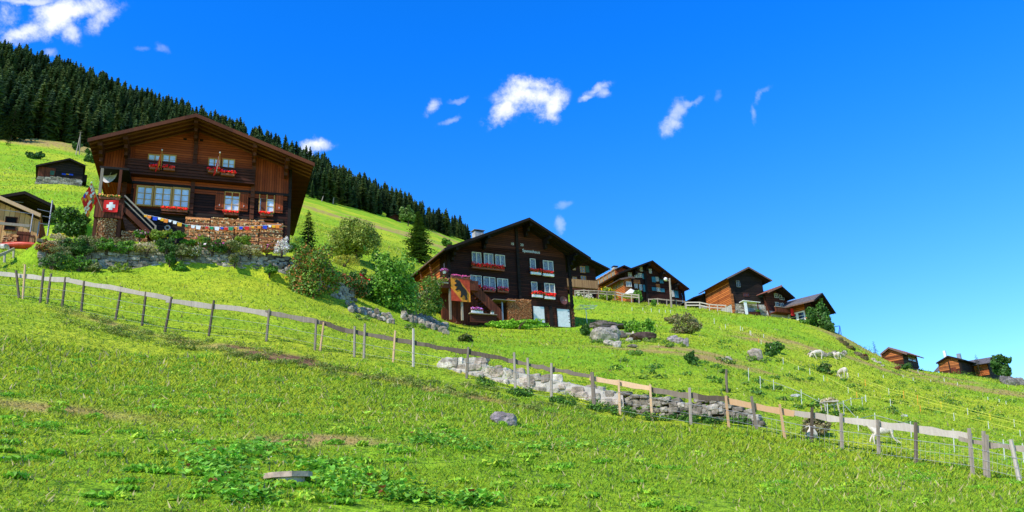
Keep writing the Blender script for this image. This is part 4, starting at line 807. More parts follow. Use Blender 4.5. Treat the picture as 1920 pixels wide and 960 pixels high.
# terrace, flag, stair of the dark chalet
tx0,tz0=B.l(822,545,-1.9); tx1,_=B.l(880,545,-1.9); tzd=B.l(860,541,-1.9)[1]
B.b('terrace_deck','timber_brown',[(-1.6,B.l(880,540)[0],-2.0,0-.03,tzd-.1,tzd)]); B.b('terrace_deck','timber_brown',[(-1.6,-.21,-.028,4,tzd-.1,tzd)])
B.b('terrace_parapet','grey_timber',[(-1.68,-1.6,-2.02,4.,tzd-.12,tzd+.75)])
B.b('terrace_parapet','board_brown_vert',[(-1.6,B.l(880,540)[0],-2.06,-2.0,tzd-.1,tzd+.85)])
for px,b_ in ((844,588),(866,594)): x,_=B.l(px,570,-1.9); B.b('terrace_post','grey_timber',[(x-.09,x+.09,-1.98,-1.8,-1.,tzd-.1 if px>850 else tzd+.95)])
B.b('under_terrace_wall','board_brown_vert',[(-.7,3,-.3,-.04,-1.2,tzd-.12)])
s0=B.l(880,541,-1.4);s1=B.l(938,597,-1.4); mb=MB(); mb.prism([(s0[0],s0[1]-.35),(s0[0],s0[1]+.85),(s1[0],s1[1]+.75),(s1[0],s1[1]-.4)],-1.75,-1.68); sp=mb.build('stair_parapet','board_brown_vert',B.rt); sp['label']='reddish board side of the outside stair'
mb=MB(); 
for i in range(12): f_=(i+.5)/12; mb.box(s0[0]+(s1[0]-s0[0])*f_-.12,s0[0]+(s1[0]-s0[0])*f_+.16,-1.67,-.7,s0[1]-.1+(s1[1]-s0[1])*f_,s0[1]-.05+(s1[1]-s0[1])*f_)
mb.build('stair','timber_brown',B.rt)
x0,x1,z0,z1=B.front(845.5,522,881.5,565,off=-2.12); rt=thing('flag','red and yellow banner with a black walking bear hung from the terrace','flag',B.H.w(x0,-2.12,z0),-B.H.a); w=x1-x0;h=z1-z0
mb=MB(); n=24
def inband(i,j):
    u=(i+.5)/n; v=(j+.5)/n; return 1 if -.42<(u-v)<.36 else 0
cloth(mb,(0,0,h),(w,0,0),(0,0,-h),n,n,.03,fn=inband); mb.build('cloth',['banner_red','banner_orange'],rt)
bear=[(.30,.03),(.36,.09),(.45,.10),(.52,.20),(.58,.33),(.70,.42),(.80,.52),(.84,.66),(.80,.76),(.84,.88),(.78,.95),(.70,.93),(.72,.80),(.66,.72),(.60,.74),(.55,.84),(.47,.82),(.50,.70),(.50,.58),(.42,.50),(.36,.52),(.25,.56),(.22,.50),(.32,.43),(.33,.36),(.24,.38),(.17,.33),(.20,.28),(.28,.27),(.27,.20),(.20,.18),(.22,.12),(.28,.10)]
mb=MB(); mb.prism([(u*w,h-v*h) for u,v in bear],-.06,-.05); mb.build('bear','black_cloth',rt)
flowers(B,846,880,519,-2.05,PNK,'pink flowers on the terrace parapet above the bear banner',5); flowers(B,822,840,528,-2.1,[(.7,.2,.2),(.3,.35,.05),(.6,.25,.1)],'red and yellow flowers on the grey terrace board of the dark chalet',8,'grey_timber')
x,z=B.l(833,508,-1.7); rt=thing('hanging_basket','white pot of pink flowers hanging from the eave of the dark chalet','flower pot',B.H.w(x,-1.7,z),-B.H.a); mb=MB(); mb.tube([(0,0,-.28),(0,0,-.02)],[.12,.2],12); mb.build('pot','white_paint',rt); mb=MB(); mb.tube([(0,0,0),(0,0,.75)],.01,4); mb.build('hanger','metal_grey',rt); V,C=leafcloud(RS,[(0,0,.08,.36,.3,.16)],260,.1,PNK+VIO,asp=.9); npmesh('flowers',V,C*.6,'petal',rt)
x0,z0=B.l(880,587,-2.2); x1,_=B.l(931,592,-2.2); B.b('shelf','grey_timber',[(x0,x1,-2.4,-2.,z0-.05,z0+.02)]); B.b('shelf_front','board_brown',[(x0+.1,x1,-2.2,-2.1,-1.2,z0-.052)])
flowers(B,884,905,582,-2.2,VIO+PNK,'white trough of violet flowers on the shelf by the stair of the dark chalet',7,'white_paint',.22)
x,z=B.l(923,590,-2.2); rt=thing('bird_house','small white bird house with a pitched roof on the shelf','bird house',B.H.w(x,-2.2,z),-B.H.a); mb=MB(); mb.box(-.14,.14,-.1,.1,0,.26); mb.build('body','cream_paint',rt); mb=MB(); mb.prism([(-.2,.25),(0,.42),(.2,.25),(0,.37)],-.15,.15); mb.build('roof','roof_grey',rt); mb=MB(); mb.tube([(0,-.11,.14),(0,-.101,.14)],.04,8); mb.build('entrance_hole','hole_dark',rt)
x0,z0=B.l(953,601,-1.); x1,_=B.l(998,604,-1.); z1=B.l(975,561,-1.)[1]; woodstack('firewood_stack','tall orange brown log stack against the dark chalet left of the white doors',B,x0,x1,-1.,z1-.05,-1.,-.1,.1,5,top=.0,cols=[(.6,.25,.1),(.5,.2,.08),(.68,.34,.15)])
x0,z0=B.l(1067,612,-.2); woodstack('firewood_stack','narrow dark wood stack at the right corner of the dark chalet',B,x0+.1,x0+.9,-.6,B.l(1075,568)[1],.0,1.4,.17,6,cols=[(.1,.06,.04),(.16,.09,.06)])
x,z=B.l(943,598,-.9); B.b('downpipe','metal_grey',[(x-.06,x+.08,-.9,-.78,-1.,B.l(943,566,-.9)[1])]); B.b('porch_roof','grey_timber',[(B.l(915,562)[0],B.l(955,562)[0],-1.3,-.05,B.l(930,562,-1)[1]-.06,B.l(930,562,-1)[1])])
W_=B.H.w(*(lambda q:(q[0],4.5,q[1]))(B.l(897,437,4.5))); 
mb=MB(); x,z=B.l(896,440,4.); mb.box(x-.5,x+.5,3.6,4.4,z-1.5,z+.2); ch=mb.build('chimney','plaster_grey',B.rt); mb=MB(); mb.box(x-.62,x+.62,3.5,4.5,z+.35,z+.42); mb.box(x-.45,x-.4,3.7,4.3,z+.2,z+.35); mb.box(x+.4,x+.45,3.7,4.3,z+.2,z+.35); mb.build('cap','metal_grey',ch)
# ---- general smaller house
def cabin(name,label,cat,px,py,r,az,pv,oh,D,body,wm,gm=None,top='roof_grey',sof='soffit_dark',th=.18,stone=0,back=.6,zt=None,barge='timber_black',side=None,base=None,fm='plaster_grey'):
    H=Frame(px,py,r,az); zb=g(*H.w(1,1,0)[:2])-.8 if base is None else base
    c=House(name,label,cat,H,zb); pr=[c.l(a,b_,-oh) for a,b_ in pv]; c.roof(pr,oh,D,back,th,top,sof,barge,2,'timber_black')
    x0=0. if body[0] is None else c.l(body[0],py)[0]; x1=c.l(body[1],body[2])[0]; c.x0,c.x1=x0,x1; zs=c.l(px,py)[1]+stone
    c.wall('wall',wm,x0,x1,zs)
    if stone or True: c.wall('foundation',fm,x0+.03,x1-.03,-1.5,zs-.002,.03,D-.03)
    if gm: c.wall('gable_boards',gm,x0+.05,x1-.05,zs+.1,None,-.04,-.001)
    if side: c.wall('side_wall',side,x0-.05,x0-.002,zs,None,.1,D-.1)
    return c
def wins(c,qs,**k):
    for q in qs: c.win(c.front(*q),**k)
# barn (1310-1450)
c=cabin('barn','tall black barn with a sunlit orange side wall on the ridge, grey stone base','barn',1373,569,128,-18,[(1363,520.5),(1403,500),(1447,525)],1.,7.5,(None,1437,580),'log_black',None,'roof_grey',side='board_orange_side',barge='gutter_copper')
c.b('corner_board','board_orange',[(-.2,.0-.051,-.25,.0,-.2,4.6),(-.12,.2,-.3,-.05,.3,3.6)])
c.win(c.front(1381,527,1387,538),nx=2,nz=3,fr='plaster_grey',pane='glass_dark',cas=.03,dep=.08,mw=.03); c.win(c.front(1394,550,1404,556),nx=4,nz=1,fr='timber_brown',pane='glass_dark',cas=.03,dep=.08); c.win(c.front(1423,552,1430,557),nx=2,nz=1,fr='shutter_green',pane='glass_dark',cas=.03,dep=.08)
x0,x1,z0,z1=c.front(1369,570.5,1436,589,off=-.06); stonewall('barn_plinth','rough pale stone plinth under the black barn',[tuple(c.H.w(x,-.32,0)[:2])+(zz2,zz1) for x,zz1,zz2 in ((-.0,c.l(1373,570.5)[1]+c.zb,c.l(1373,580)[1]+c.zb-.3),(c.x1,c.l(1437,575)[1]+c.zb,c.l(1437,590)[1]+c.zb-.5))],.5,.25,STN+STW[:1],21,'plaster_grey',th=.2)
x0,x1,z0,z1=c.front(1396,562,1424,588,off=-1.2); rt=thing('entrance_porch','small white roofed entrance porch on the front of the black barn','porch',c.H.w(x0,-1.2,z0),-c.H.a); w=x1-x0;h=z1-z0
mb=MB(); mb.prism([(-.15,h-.25),(w+.2,h-.45),(w+.2,h-.37),(-.15,h-.15)],-.15,1.1); mb.build('roof','white_paint',rt); mb=MB(); mb.box(0,.5,.0,.08,-.4,h-.26); mb.build('side_panel','white_paint',rt); mb=MB(); mb.box(w-.3,w-.15,0,.12,0,h-.43); mb.build('post','timber_brown',rt); mb=MB(); mb.box(.52,w,0,.1,-.5,.3); mb.build('planter','board_brown',rt); V,C=leafcloud(RS,[(w-.4,0,.5,.35,.2,.2)],160,.12,GR); npmesh('leaves',V,C,'leaf',rt); mb=MB(); mb.box(.6,w-.5,.9,1.0,.5,1.2); mb.build('door_glass','curtain_grey',rt)
mb=MB(); a_=c.l(1444,593,-.6);b_=c.l(1433,556,-.6); mb.bar((a_[0],-.7,a_[1]-.3),(b_[0],-.4,b_[1]),.18,.18); mb.build('prop','timber_brown',c.rt)
# low dark shed left of the barn
c=cabin('shed','low dark shed with a grassy grey roof left of the black barn','shed',1311,574,134,-18,[(1283,566),(1300,557),(1335,545)],.5,5,(None,1330,574),'log_black',top='roof_grey',th=.12)
# house with red roof edge (1437-1490)
c=cabin('chalet','small dark chalet with a sunlit reddish roof edge right of the black barn','house',1440,584,131,-30,[(1438,546.5),(1464,535),(1490,558)],1.5,8,(None,1481,598),'board_brown',None,'roof_red',barge='timber_black',stone=.2)
mb=MB(); (xl,zl),(xa,za),_=c.prof; mb.prism([(xl,zl+.03),(xa,za+.03),(xa,za-.3),(xl,zl-.3)],-1.75,-1.62); mb.build('gable_trim','roof_red',c.ro)
wins(c,[(1452,551,1458,558),(1462,554,1469,562),(1454,567,1459,574),(1463,569,1469,577)],fr='cream_paint',pane='glass_dark',cas=.05,dep=.08,mw=.04)
x0,z=c.l(1452,574,-1.1);x1=c.l(1484,582,-1.1)[0]; bb=c.b('balcony','board_brown_vert',[(x0,x1,-1.2,-1.1,z-.9,z-.1),(x0,x1,-1.1,-.001,z-.95,z-.85)]); c.b('handrail','grey_timber',[(x0,x1,-1.25,-1.05,z-.098,z)],bb)
W_=c.H.w(x1-.3,-1.4,z-1.3); rt=thing('red_cloth','dark red cloth hanging from the balcony of the small dark chalet','cloth',W_,-c.H.a); mb=MB(); cloth(mb,(-.3,0,1.1),(.8,0,.05),(0,0,-1.2),6,6,.06); mb.build('cloth','red_cloth',rt)
# chalet with grey roof plane (1478-1566)
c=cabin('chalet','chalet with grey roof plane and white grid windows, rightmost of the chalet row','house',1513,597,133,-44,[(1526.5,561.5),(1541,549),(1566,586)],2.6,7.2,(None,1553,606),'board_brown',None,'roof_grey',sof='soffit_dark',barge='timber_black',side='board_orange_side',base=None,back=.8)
c.b('fascia','gutter_copper',[(c.prof[0][0]-.08,c.prof[0][0],-2.6,8.,c.prof[0][1]-.25,c.prof[0][1]-.02)])
for q in ((1490,587,1496,596),(1497.5,586,1503,595),(1504.5,585,1510,594)): pass
u=np.linspace(.5,6.,6); zt=c.sd(1503,586,0)[1]; zb_=zt-1.45
for i in range(4): c.win((.35+i*1.35,.35+i*1.35+.95,zb_,zt),T='l',X=-.052,nx=1,nz=3,fr='white_paint',pane='glass_dark',cas=.2,dep=.07,mw=.09)
x0,z=c.l(1525,584,-1.6); x1=c.l(1553,590,-1.6)[0]; bb=c.b('balcony','board_tan_vert',[(x0,x1,-1.7,-1.6,z-.7,z+.45),(x0,x1,-1.6,-.002,z-.75,z-.65)]); c.b('handrail','timber_brown',[(x0,x1,-1.75,-1.55,z+.452,z+.52)],bb)
wins(c,[(1530,571,1533,577),(1541,567,1545,576)],fr='cream_paint',pane='glass_dark',cas=.05,dep=.07,mw=.03)
# huts on the far ridge
c=cabin('hut','small log hut with a reddish roof, first hut down the ridge','hut',1655,681,128,45,[(1650.5,663),(1666,650.5),(1700.5,662)],.4,5.5,(None,1697,690),'board_orange',None,'roof_red',sof='soffit',barge='gutter_copper',th=.14,fm='board_brown')
yr=[c.H.side(p_,670,c.x1)[0] for p_ in (1701,1716)]; c.wall('side_wall','log_black',c.x1+.002,c.x1+.05,0,None,0,5.5); c.win((yr[0],yr[1]-.1,c.H.side(1708,677,c.x1)[1],c.H.side(1708,666,c.x1)[1]),T='r',X=c.x1+.05,nx=2,nz=3,fr='timber_brown',pane='curtain_grey',cas=.08,dep=.06)  # right wall faces away from the sun, its shade put into the black
c.b('cross_beam','timber_brown',[(c.x0+.1,c.x1-.1,-.05,-.001,c.l(1675,669)[1]-.08,c.l(1675,669)[1]+.08)])
c=cabin('hut','log hut with a low wooden door on the ridge, left one of the far pair','hut',1762,697,165,45,[(1755,680),(1777,666.5),(1806,673.5)],.5,8.5,(None,1805,698),'board_orange',None,'roof_grey',sof='soffit_dark',barge='timber_black',th=.16,fm='board_brown')
c.wall('side_wall','log_black',c.x1+.002,c.x1+.05,0,None,0,8.5); c.b('door','board_brown_vert',[tuple(v for v in (c.front(1781,689,1793,698)[0],c.front(1781,689,1793,698)[1],-.04,-.001,c.front(1781,689,1793,699)[2],c.front(1781,689,1793,698)[3]))])  # right side wall coloured black to stand for its shaded face
c.b('cross_beam','timber_black',[(c.l(1781,690)[0]-.1,c.l(1781,690)[0]+.1,-.06,-.001,0,c.l(1781,678)[1]),(c.x1-.3,c.x1,-.08,-.001,0,c.rz(c.x1)-.1)]); mb=MB(); x,z=c.l(1815,670,3); mb.box(c.x1-1.6,c.x1-1.0,4.2,4.8,c.rz(c.x1-1.3)-.2,c.rz(c.x1-1.3)+1.1); mb.build('chimney','metal_grey',c.rt); mb=MB(); mb.box(.8,1.2,1.5,1.9,c.rz(1)-.1,c.rz(1)+1.9); mb.build('chimney','white_paint',c.rt)
c=cabin('hut','hut with a pale grey roof plane and black gable behind the small spruce','hut',1857,702,170,-44,[(1855,679.5),(1863,668.5),(1878.5,690)],.6,8.5,(None,1876,705),'log_black',None,'roof_grey',sof='soffit_dark',barge='timber_black',side='board_orange_side',th=.16,fm='log_black')
# sunlit orange chalet and its neighbours
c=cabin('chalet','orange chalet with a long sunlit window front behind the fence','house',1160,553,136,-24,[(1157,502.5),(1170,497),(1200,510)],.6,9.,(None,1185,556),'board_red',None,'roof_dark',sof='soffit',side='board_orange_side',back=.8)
for q,n in ((.5,0),(1.9,1),(3.3,2),(4.7,3),(6.1,4)): c.win((q,q+1.,c.H.side(1145,521,0)[1]-.4,c.H.side(1145,521,0)[1]+1.1),T='l',X=-.052,nx=2,nz=1,fr='timber_ochre',pane='curtain_grey',cas=.09,dep=.07,mw=.05)
for q in (.6,2.6,4.6,6.2): c.win((q,q+.9,c.H.side(1145,545,0)[1]-.7,c.H.side(1145,545,0)[1]+.5),T='l',X=-.052,nx=2,nz=1,fr='cream_paint',pane='curtain_grey',cas=.09,dep=.07,mw=.05)
ya=c.H.side(1145,531,-.8)[1]; c.b('balcony','board_orange_side',[(-.95,-.85,-.3,9.3,ya-.9,ya+.25),(-.85,-.053,-.3,9.3,ya-.95,ya-.85)]); mb=MB(); mb.box(1.2,2.,2.6,3.4,c.rz(1.5)-.3,c.rz(1.5)+.9); ch=mb.build('chimney','plaster_grey',c.rt); mb=MB(); mb.box(1.1,2.1,2.5,3.5,c.rz(1.5)+1.05,c.rz(1.5)+1.15); mb.build('cap','roof_dark',ch)
c=cabin('chalet','wide dark chalet with blue shutters behind the street lamp','house',1176,556,132,-24,[(1160,511),(1223,488),(1292,541)],1.6,8.,(None,1281,571),'log_dark',None,'roof_dark',sof='soffit',barge='timber_black',back=.8,fm='log_black')
for px in (1211,1279):
    x=c.l(px,540)[0]; c.b('log_ends','timber_black',[(x-.2,x+.2,-.25,-.001,0,c.rz(x)-.05)])
for px in (1211,1238,1190,1262): x=c.l(px,520)[0]; c.b('purlin','timber_black',[(x-.22,x+.22,-1.5,-.001,c.rz(x)-.5,c.rz(x)-.03),(x-.2,x+.2,-.8,-.001,c.rz(x)-1.1,c.rz(x)-.51)])
wins(c,[(1178,512,1184,519),(1190,512,1196,520),(1198,513,1203,520),(1230,520,1234,527),(1231.5,540,1237,546),(1200,501,1204,508),(1217,505,1221,512),(1174,528,1183,537),(1190,533,1195,540),(1260,545,1263,556),(1199,534,1203,544)],fr='cream_paint',pane='curtain_grey',cas=.05,dep=.08,mw=.04)
for q in ((1222.5,519,1229.5,529),(1237,521,1243.5,531),(1222.5,538.5,1230,545),(1238,541,1246,547.5),(1265,545,1272,558),(1204.5,513,1209,523),(1206,534,1211,547)): x0,x1,z0,z1=c.front(*q,off=-.1); c.b('shutter','shutter_blue',[(x0,x1,-.1,-.05,z0,z1)])
for q in ((1230,533,1237,538),(1188,525,1200,531)): x0,x1,z0,z1=c.front(*q,off=-.2); c.b('flower_ledge','board_orange',[(x0,x1,-.25,-.06,z0,z1)])
# glazed annex
H=Frame(1173,549,128,-24); an=House('glazed_annex','low glazed wooden annex with a sloping roof in front of the wide dark chalet','annex',H,g(*H.w(1,1,0)[:2])-.5); an.roof([an.l(1163,522,-.3),an.l(1180,518.5,-.3),an.l(1189,519.5,-.3)],.3,4.5,.3,.15,'roof_grey','soffit','gutter_copper'); x1=an.l(1186,550)[0]; an.wall('wall','board_orange',0,x1,0); an.wall('side_wall','board_orange_side',-.05,-.002,0,None,.1,4.4); an.win(an.front(1174.5,529,1183,537),nx=3,nz=1,fr='cream_paint',pane='curtain_grey',cas=.06,dep=.08)
za=an.H.side(1165,532,0)[1]
for q in (.3,1.5,2.7): an.win((q,q+.9,za-.5,za+.7),T='l',X=-.052,nx=2,nz=1,fr='timber_ochre',pane='curtain_grey',cas=.06,dep=.06)
# chalet behind the dark one
c=cabin('chalet','dark chalet half hidden behind the bear flag chalet, with board balcony','house',1060,560,118,-26,[(1010,500),(1070,467),(1143,503.5)],1.5,8.,(None,1120,552),'log_dark',None,'roof_dark',sof='soffit_dark',barge='timber_black')
wins(c,[(1088,500,1096,511),(1089,518,1098,526.5),(1074,520,1081,526),(1074,498,1078,506)],fr='timber_ochre',pane='curtain_grey',cas=.06,dep=.08,mw=.05); x0,x1,z0,z1=c.front(1097,499,1104,511); c.b('shutter','shutter_green',[(x0,x1,-.1,-.05,z0,z1)])
x0,z0=c.l(1060,543,-1.6);x1,z1=c.l(1122,545,-1.6); zt=c.l(1095,525,-1.6)[1]; bb=c.b('balcony','board_tan_vert',[(x0,x1,-1.7,-1.6,zt-1.25,zt),(x0,x1,-1.6,-.002,zt-1.3,zt-1.2)]); bb['label']='long balcony of vertical tan boards'; c.b('balcony_beam','timber_brown',[(x0,x1,-1.68,-1.5,zt-1.7,zt-1.45)])
for px in (1075,1100,1119): x=c.l(px,545,-1.6)[0]; c.b('balcony_post','timber_brown',[(x-.1,x+.1,-1.6,-1.4,-1,zt-1.302)])
# hut at the forest edge
c=cabin('hut','tiny hut with a sunlit wall at the lower edge of the forest','hut',732,413,455,-30,[(727,407),(742,401),(756,408)],1.2,7,(None,752,418),'board_brown',None,'roof_dark',sof='soffit_dark',side='board_orange_side')
# small barn upper left
P=G(68,337); c=cabin('barn','black weathered barn alone on the upper meadow at the left','barn',70,334,126,-30,[(67,309.5),(131,296.5),(161,310)],.5,7,(None,153,345),'log_black',None,'roof_dark',barge='timber_black',stone=.0)
x0,x1,z0,z1=c.front(71,314,104,332); c.b('board_panel','board_brown_vert',[(x0,x1,-.06,-.001,z0,z1)]); x0,x1,z0,z1=c.front(94,320,102,328,off=-.1); c.b('door','shed_door_green',[(x0,x1,-.1,-.061,z0,z1)])
a_=c.l(116,326,-.05);b_=c.l(137,328.5,-.05); m=(a_[0]+b_[0])/2; sg=c.b('sign_board','blue_cloth',[(a_[0],m-.2,-.05,-.002,a_[1]-.1,a_[1]+.12),(m+.2,b_[0],-.05,-.002,b_[1]-.05,b_[1]+.17)]); c.b('lettering','yellow_cloth',[(m-.2+.002,m+.2-.002,-.05,-.002,b_[1]+.0,b_[1]+.1)],sg)
x0,x1,z0,z1=c.front(156,325,163.5,338.5); c.b('side_annex','log_black',[(c.x1+.003,x1,.5,3,z0,z1)])
stonewall('barn_foundation','grey stone foundation under the black barn on the upper meadow',[tuple(c.H.w(x,-.3,0)[:2])+(c.l(px_,pb)[1]+c.zb-.6,c.l(px_,pt_)[1]+c.zb) for x,px_,pb,pt_ in ((0,70,337,330),(c.x1,152,346,338))],.6,.25,STN,31,'plaster_grey',th=.2)
# sheds at the far left
c=cabin('barn','black barn with a wide low roof behind the new wooden shed','barn',10,425,74,-28,[(-35,372),(47,358.5),(103,385)],1.2,7,(None,94,432),'log_black',None,'roof_dark',sof='soffit_dark',barge='timber_black'); c.b('gutter_board','metal_grey',[(c.prof[0][0],c.prof[1][0],-1.32,-1.26,c.prof[0][1]-.0,c.prof[0][1]+.01)])
bpy.data.objects.remove(c.rt.children[-1])
c=cabin('shed','new light wood shed with a single window at the left edge','shed',-20,452,60,-26,[(-60,348),(-12,362),(77,401)],.5,4.,(None,71,452),'board_new_vert',None,'fresh_timber',sof='fresh_timber',barge='fresh_timber')
c.win(c.front(11,408,31,418),nx=1,nz=1,fr='timber_brown',pane='hole_dark',cas=.05,dep=.05); c.win(c.front(9,424,29,431),nx=1,nz=1,fr='timber_brown',pane='hole_dark',cas=.05,dep=.05); x0,x1,z0,z1=c.front(-20,418,56,423,off=-1.); c.b('front_rail','grey_timber',[(x0,x1,-1.05,-.98,z0,z1)]); c.wall('side_wall','board_red_vert',c.x1+.002,c.x1+.05,0,None,.05,3.9)
S_=c
def on(c,px,py,off): x,z=c.l(px,py,off); return c.H.w(x,off,z)
rt=thing('scaffold','thin grey metal scaffold poles beside the new wooden shed','scaffold',on(c,92,440,-1.),-c.H.a); O=Vector(on(c,92,440,-1.))
def rel(px,py,off): q=Vector(on(c,px,py,off))-O; a=c.H.a; return (q.x*math.cos(a)-q.y*math.sin(a),q.x*math.sin(a)+q.y*math.cos(a),q.z)
mb=MB(); mb.tube([rel(89,442,-1),rel(98.5,376,-1)],.05,6); mb.build('upright','metal_grey',rt); mb=MB(); mb.tube([rel(55,447,-1.2),rel(62,401,-1.2)],.04,6); mb.build('upright','metal_grey',rt); mb=MB(); mb.tube([rel(70,442,-1),rel(74,416,-1)],.04,6); mb.build('upright','metal_grey',rt)
for a_,b_ in (((62,401),(-10,392)),((96,398),(70,392)),((92,421),(75,419)),((96,408),(80,405))): mb=MB(); mb.tube([rel(*a_,-1.1),rel(*b_,-1.1)],.02,5); mb.build('cross_bar','metal_grey',rt)
x0,x1,z0,z1=c.front(4,436,31,455,off=-1.6); woodstack('firewood_stack','small sunlit orange log heap beside the new wooden shed',c,x0,x1,z0,z1-.2,-1.6,-.8,.14,9,top=.3,cols=[(.8,.42,.18),(.7,.33,.14),(.85,.55,.28)])
for q,l_,m_ in (((30,434,55,461),'brown board crate standing beside the orange log heap','board_brown_vert'),((55,440,64,462),'narrow pale board leaning at the corner of the new shed','board_tan_vert')):
    x0,x1,z0,z1=c.front(*q,off=-1.5); rt=thing('board_crate',l_,'crate',c.H.w(x0,-1.5,z0),-c.H.a); w=x1-x0;h=z1-z0; mb=MB(); mb.box(0,w,0,.05,0,h); mb.box(0,.05,.051,.7,0,h); mb.box(w-.05,w,.051,.7,0,h); mb.build('boards',m_,rt); mb=MB(); mb.box(-.02,w+.02,-.03,-.002,h*.8,h*.8+.08); mb.box(-.02,w+.02,-.03,-.002,h*.15,h*.15+.08); mb.build('batten','timber_brown',rt)
P=on(c,32,463,-2.2); o=MB(); V_,f_=rock_v(np.random.RandomState(4),3.6,.9,.5,3,.8,.2); o.add(V_,f_); o=o.build('tarpaulin','red_tarp',loc=P,smooth=True); tag(o,'crumpled red tarpaulin on the ground in front of the new shed','tarpaulin')
rocks('pale_sack','pale sack lying at the left end of the red tarpaulin','sack',[(6,468,16,9)],[(.8,.7,.6)])
# ------------------------------------------------------------------ wooden fence
def rf(px): return float(np.interp(px,[0,300,600,900,1200,1500,1900],[37,32.4,29.9,28.3,27,25,23]))
fence=thing('wooden_fence','weathered wooden fence of posts and one top rail running across the slope','fence',G(640,668)); FO=Vector(fence.location)
def fp(px,py,dr_=0.): return Vector(un(px,py,rf(px)+dr_))-FO
posts=[(30,507,37,550,0),(47,496,44,552,1),(82,505,76,562,0),(96,513,88,568,0),(123,520,116,577,0),(158,527,152,584,0),(228,537,217,592,0),(274,547,266,610,0),(322,557,309,622,0),(401,563,392,617,0),(505,580,499,636,2),(593,598,590,657,2),(607,604,600,662,1),(665,612,664,670,2),(684,607,682,671,2),(741,620,737,688,1),(775,616,775,687,3),(878,651,875,713,2),(964,661,966,727,2),(989,671,992,736,2),(1034,681,1034,748,2),(1110,698,1114,758,0),(1160,712,1163,778,1),(1219,721,1223,789,1),(1293,727,1296,798,2),(1361,742,1367,803,1),(1409,743,1420,812,2),(1462,758,1472,823,1),(1523,764,1522,833,0),(1577,775,1579,844,2),(1646,787,1648,856,2),(1717,792,1717,867,0),(1817,803,1823,885,2),(1844,808,1847,890,2),(1850,815,1852,892,2),(1895,824,1912,904,3)]
for k,(a,b_,c_,d_,ty) in enumerate(posts):
    P0=Vector(un(c_,d_,rf(c_))); zg_=g(P0.x,P0.y); t_=Vector(un(a,b_,rf(c_))); t_.z=P0.z+(t_.z-P0.z); q=Vector((P0.x,P0.y,zg_))-FO; top=t_-FO; dd=(top-q).normalized(); w=.085 if ty!=1 else .075
    if k in (21,): w=.12
    mb=MB(); mb.tube([q-dd*.4,q+dd*.4,top],[w*.62,w*.6,w*.54],5 if ty!=3 else 6); 
    mb.build('post','fresh_timber' if ty==1 else ('grey_timber' if ty==2 else ('pale_timber' if ty==3 else 'dark_timber_post')),fence)
rails=[((-30,512),(130,526),.2,3),((120,524),(320,561),.2,3),((312,563),(505,588),.21,3),((497,586),(600,604),.19,2),((592,603),(680,627),.17,0),((672,624),(778,643),.16,0),((770,642),(882,661),.17,0),((872,658),(968,678),.14,0),((960,677),(1040,694),.15,0),((1030,692),(1112,707),.14,0),((1106,709),(1222,729),.17,1),((1222,731),(1296,743),.2,0),((1290,741),(1366,750),.19,0),((1366,752),(1490,776),.19,1),((1486,774),(1650,797),.18,3),((1644,796),(1822,820),.19,3),((1798,824),(1940,845),.14,2)]
RR=random.Random(9)
for a,b_,h_,ty in rails:
    mb=MB(); n=7; vs=[]; 
    p=[fp(a[0]+(b_[0]-a[0])*i/n,a[1]+(b_[1]-a[1])*i/n,.11) for i in range(n+1)]
    d=(p[-1]-p[0]).normalized(); nn=d.cross(Vector((0,0,1))).normalized(); up=nn.cross(d)
    if up.z<0: up=-up
    for i,q in enumerate(p):
        rough=.012 if ty in (1,) else .03; u_=h_*.47+RR.uniform(-rough,rough); l_=h_*.47+RR.uniform(-rough,rough); o_=up*RR.uniform(-rough,rough)*.7
        for s1,s2 in ((-1,-1),(1,-1),(1,1),(-1,1)): vs.append(q+o_+nn*.028*s1+up*(u_ if s2>0 else -l_))
    mb.add(vs,[(i*4+k,i*4+(k+1)%4,i*4+4+(k+1)%4,i*4+4+k) for i in range(n) for k in range(4)]+[(0,1,2,3),(n*4+3,n*4+2,n*4+1,n*4)]); mb.build('rail',{0:'dark_timber_post',1:'fresh_timber',2:'grey_timber',3:'pale_timber'}[ty],fence)
for off,rad in ((20,.006),(38,.004),(54,.004)):
    mb=MB(); pts=[fp(px,np.interp(px,[-20,130,320,503,680,880,1110,1370,1520,1720,1820,1930],[512,525,562,588,625,660,707,750,781,806,819,845])+off,-.06) for px in range(-20,1960,40)]; mb.tube(pts,rad,4,False); mb.build('wire','wire_grey',fence)
# wire netting uprights on the right stretch
mb=MB()
for px in range(1375,1930,9): y=np.interp(px,[1370,1520,1720,1820,1930],[750,781,806,819,845]); mb.tube([fp(px,y+18,-.06),fp(px,y+56,-.06)],.0022,3,False)
mb.build('netting','wire_grey',fence)
def stake(parent,px,pt,pb,mat='stake_white',w=.03,O=None,name='stake',base=None,lean=0):
    P=G(px,pb); r=math.hypot(P[0],P[1]); T=un(px+lean,pt,r); mb=MB(); P=Vector(P)-O;T=Vector(T)-O; mb.tube([P-Vector((0,0,.25)),T],[w,w],5); return mb.build(name,mat,parent),T
def post_thing(name,label,cat,px,pt,pb,mat,w,group=None,lean=0):
    P=Vector(G(px,pb)); T=Vector(un(px+lean,pt,math.hypot(P.x,P.y)))-P; mb=MB(); mb.tube([(0,0,-.4),tuple(T*.5),tuple(T)],[w,w*.97,w*.85],6); o=mb.build(name,mat,loc=P); return tag(o,label,cat,group)
post_thing('fence_post','lone weathered post standing in the grass above the stone wall','post',1362,692,736,'dark_timber_post',.055)
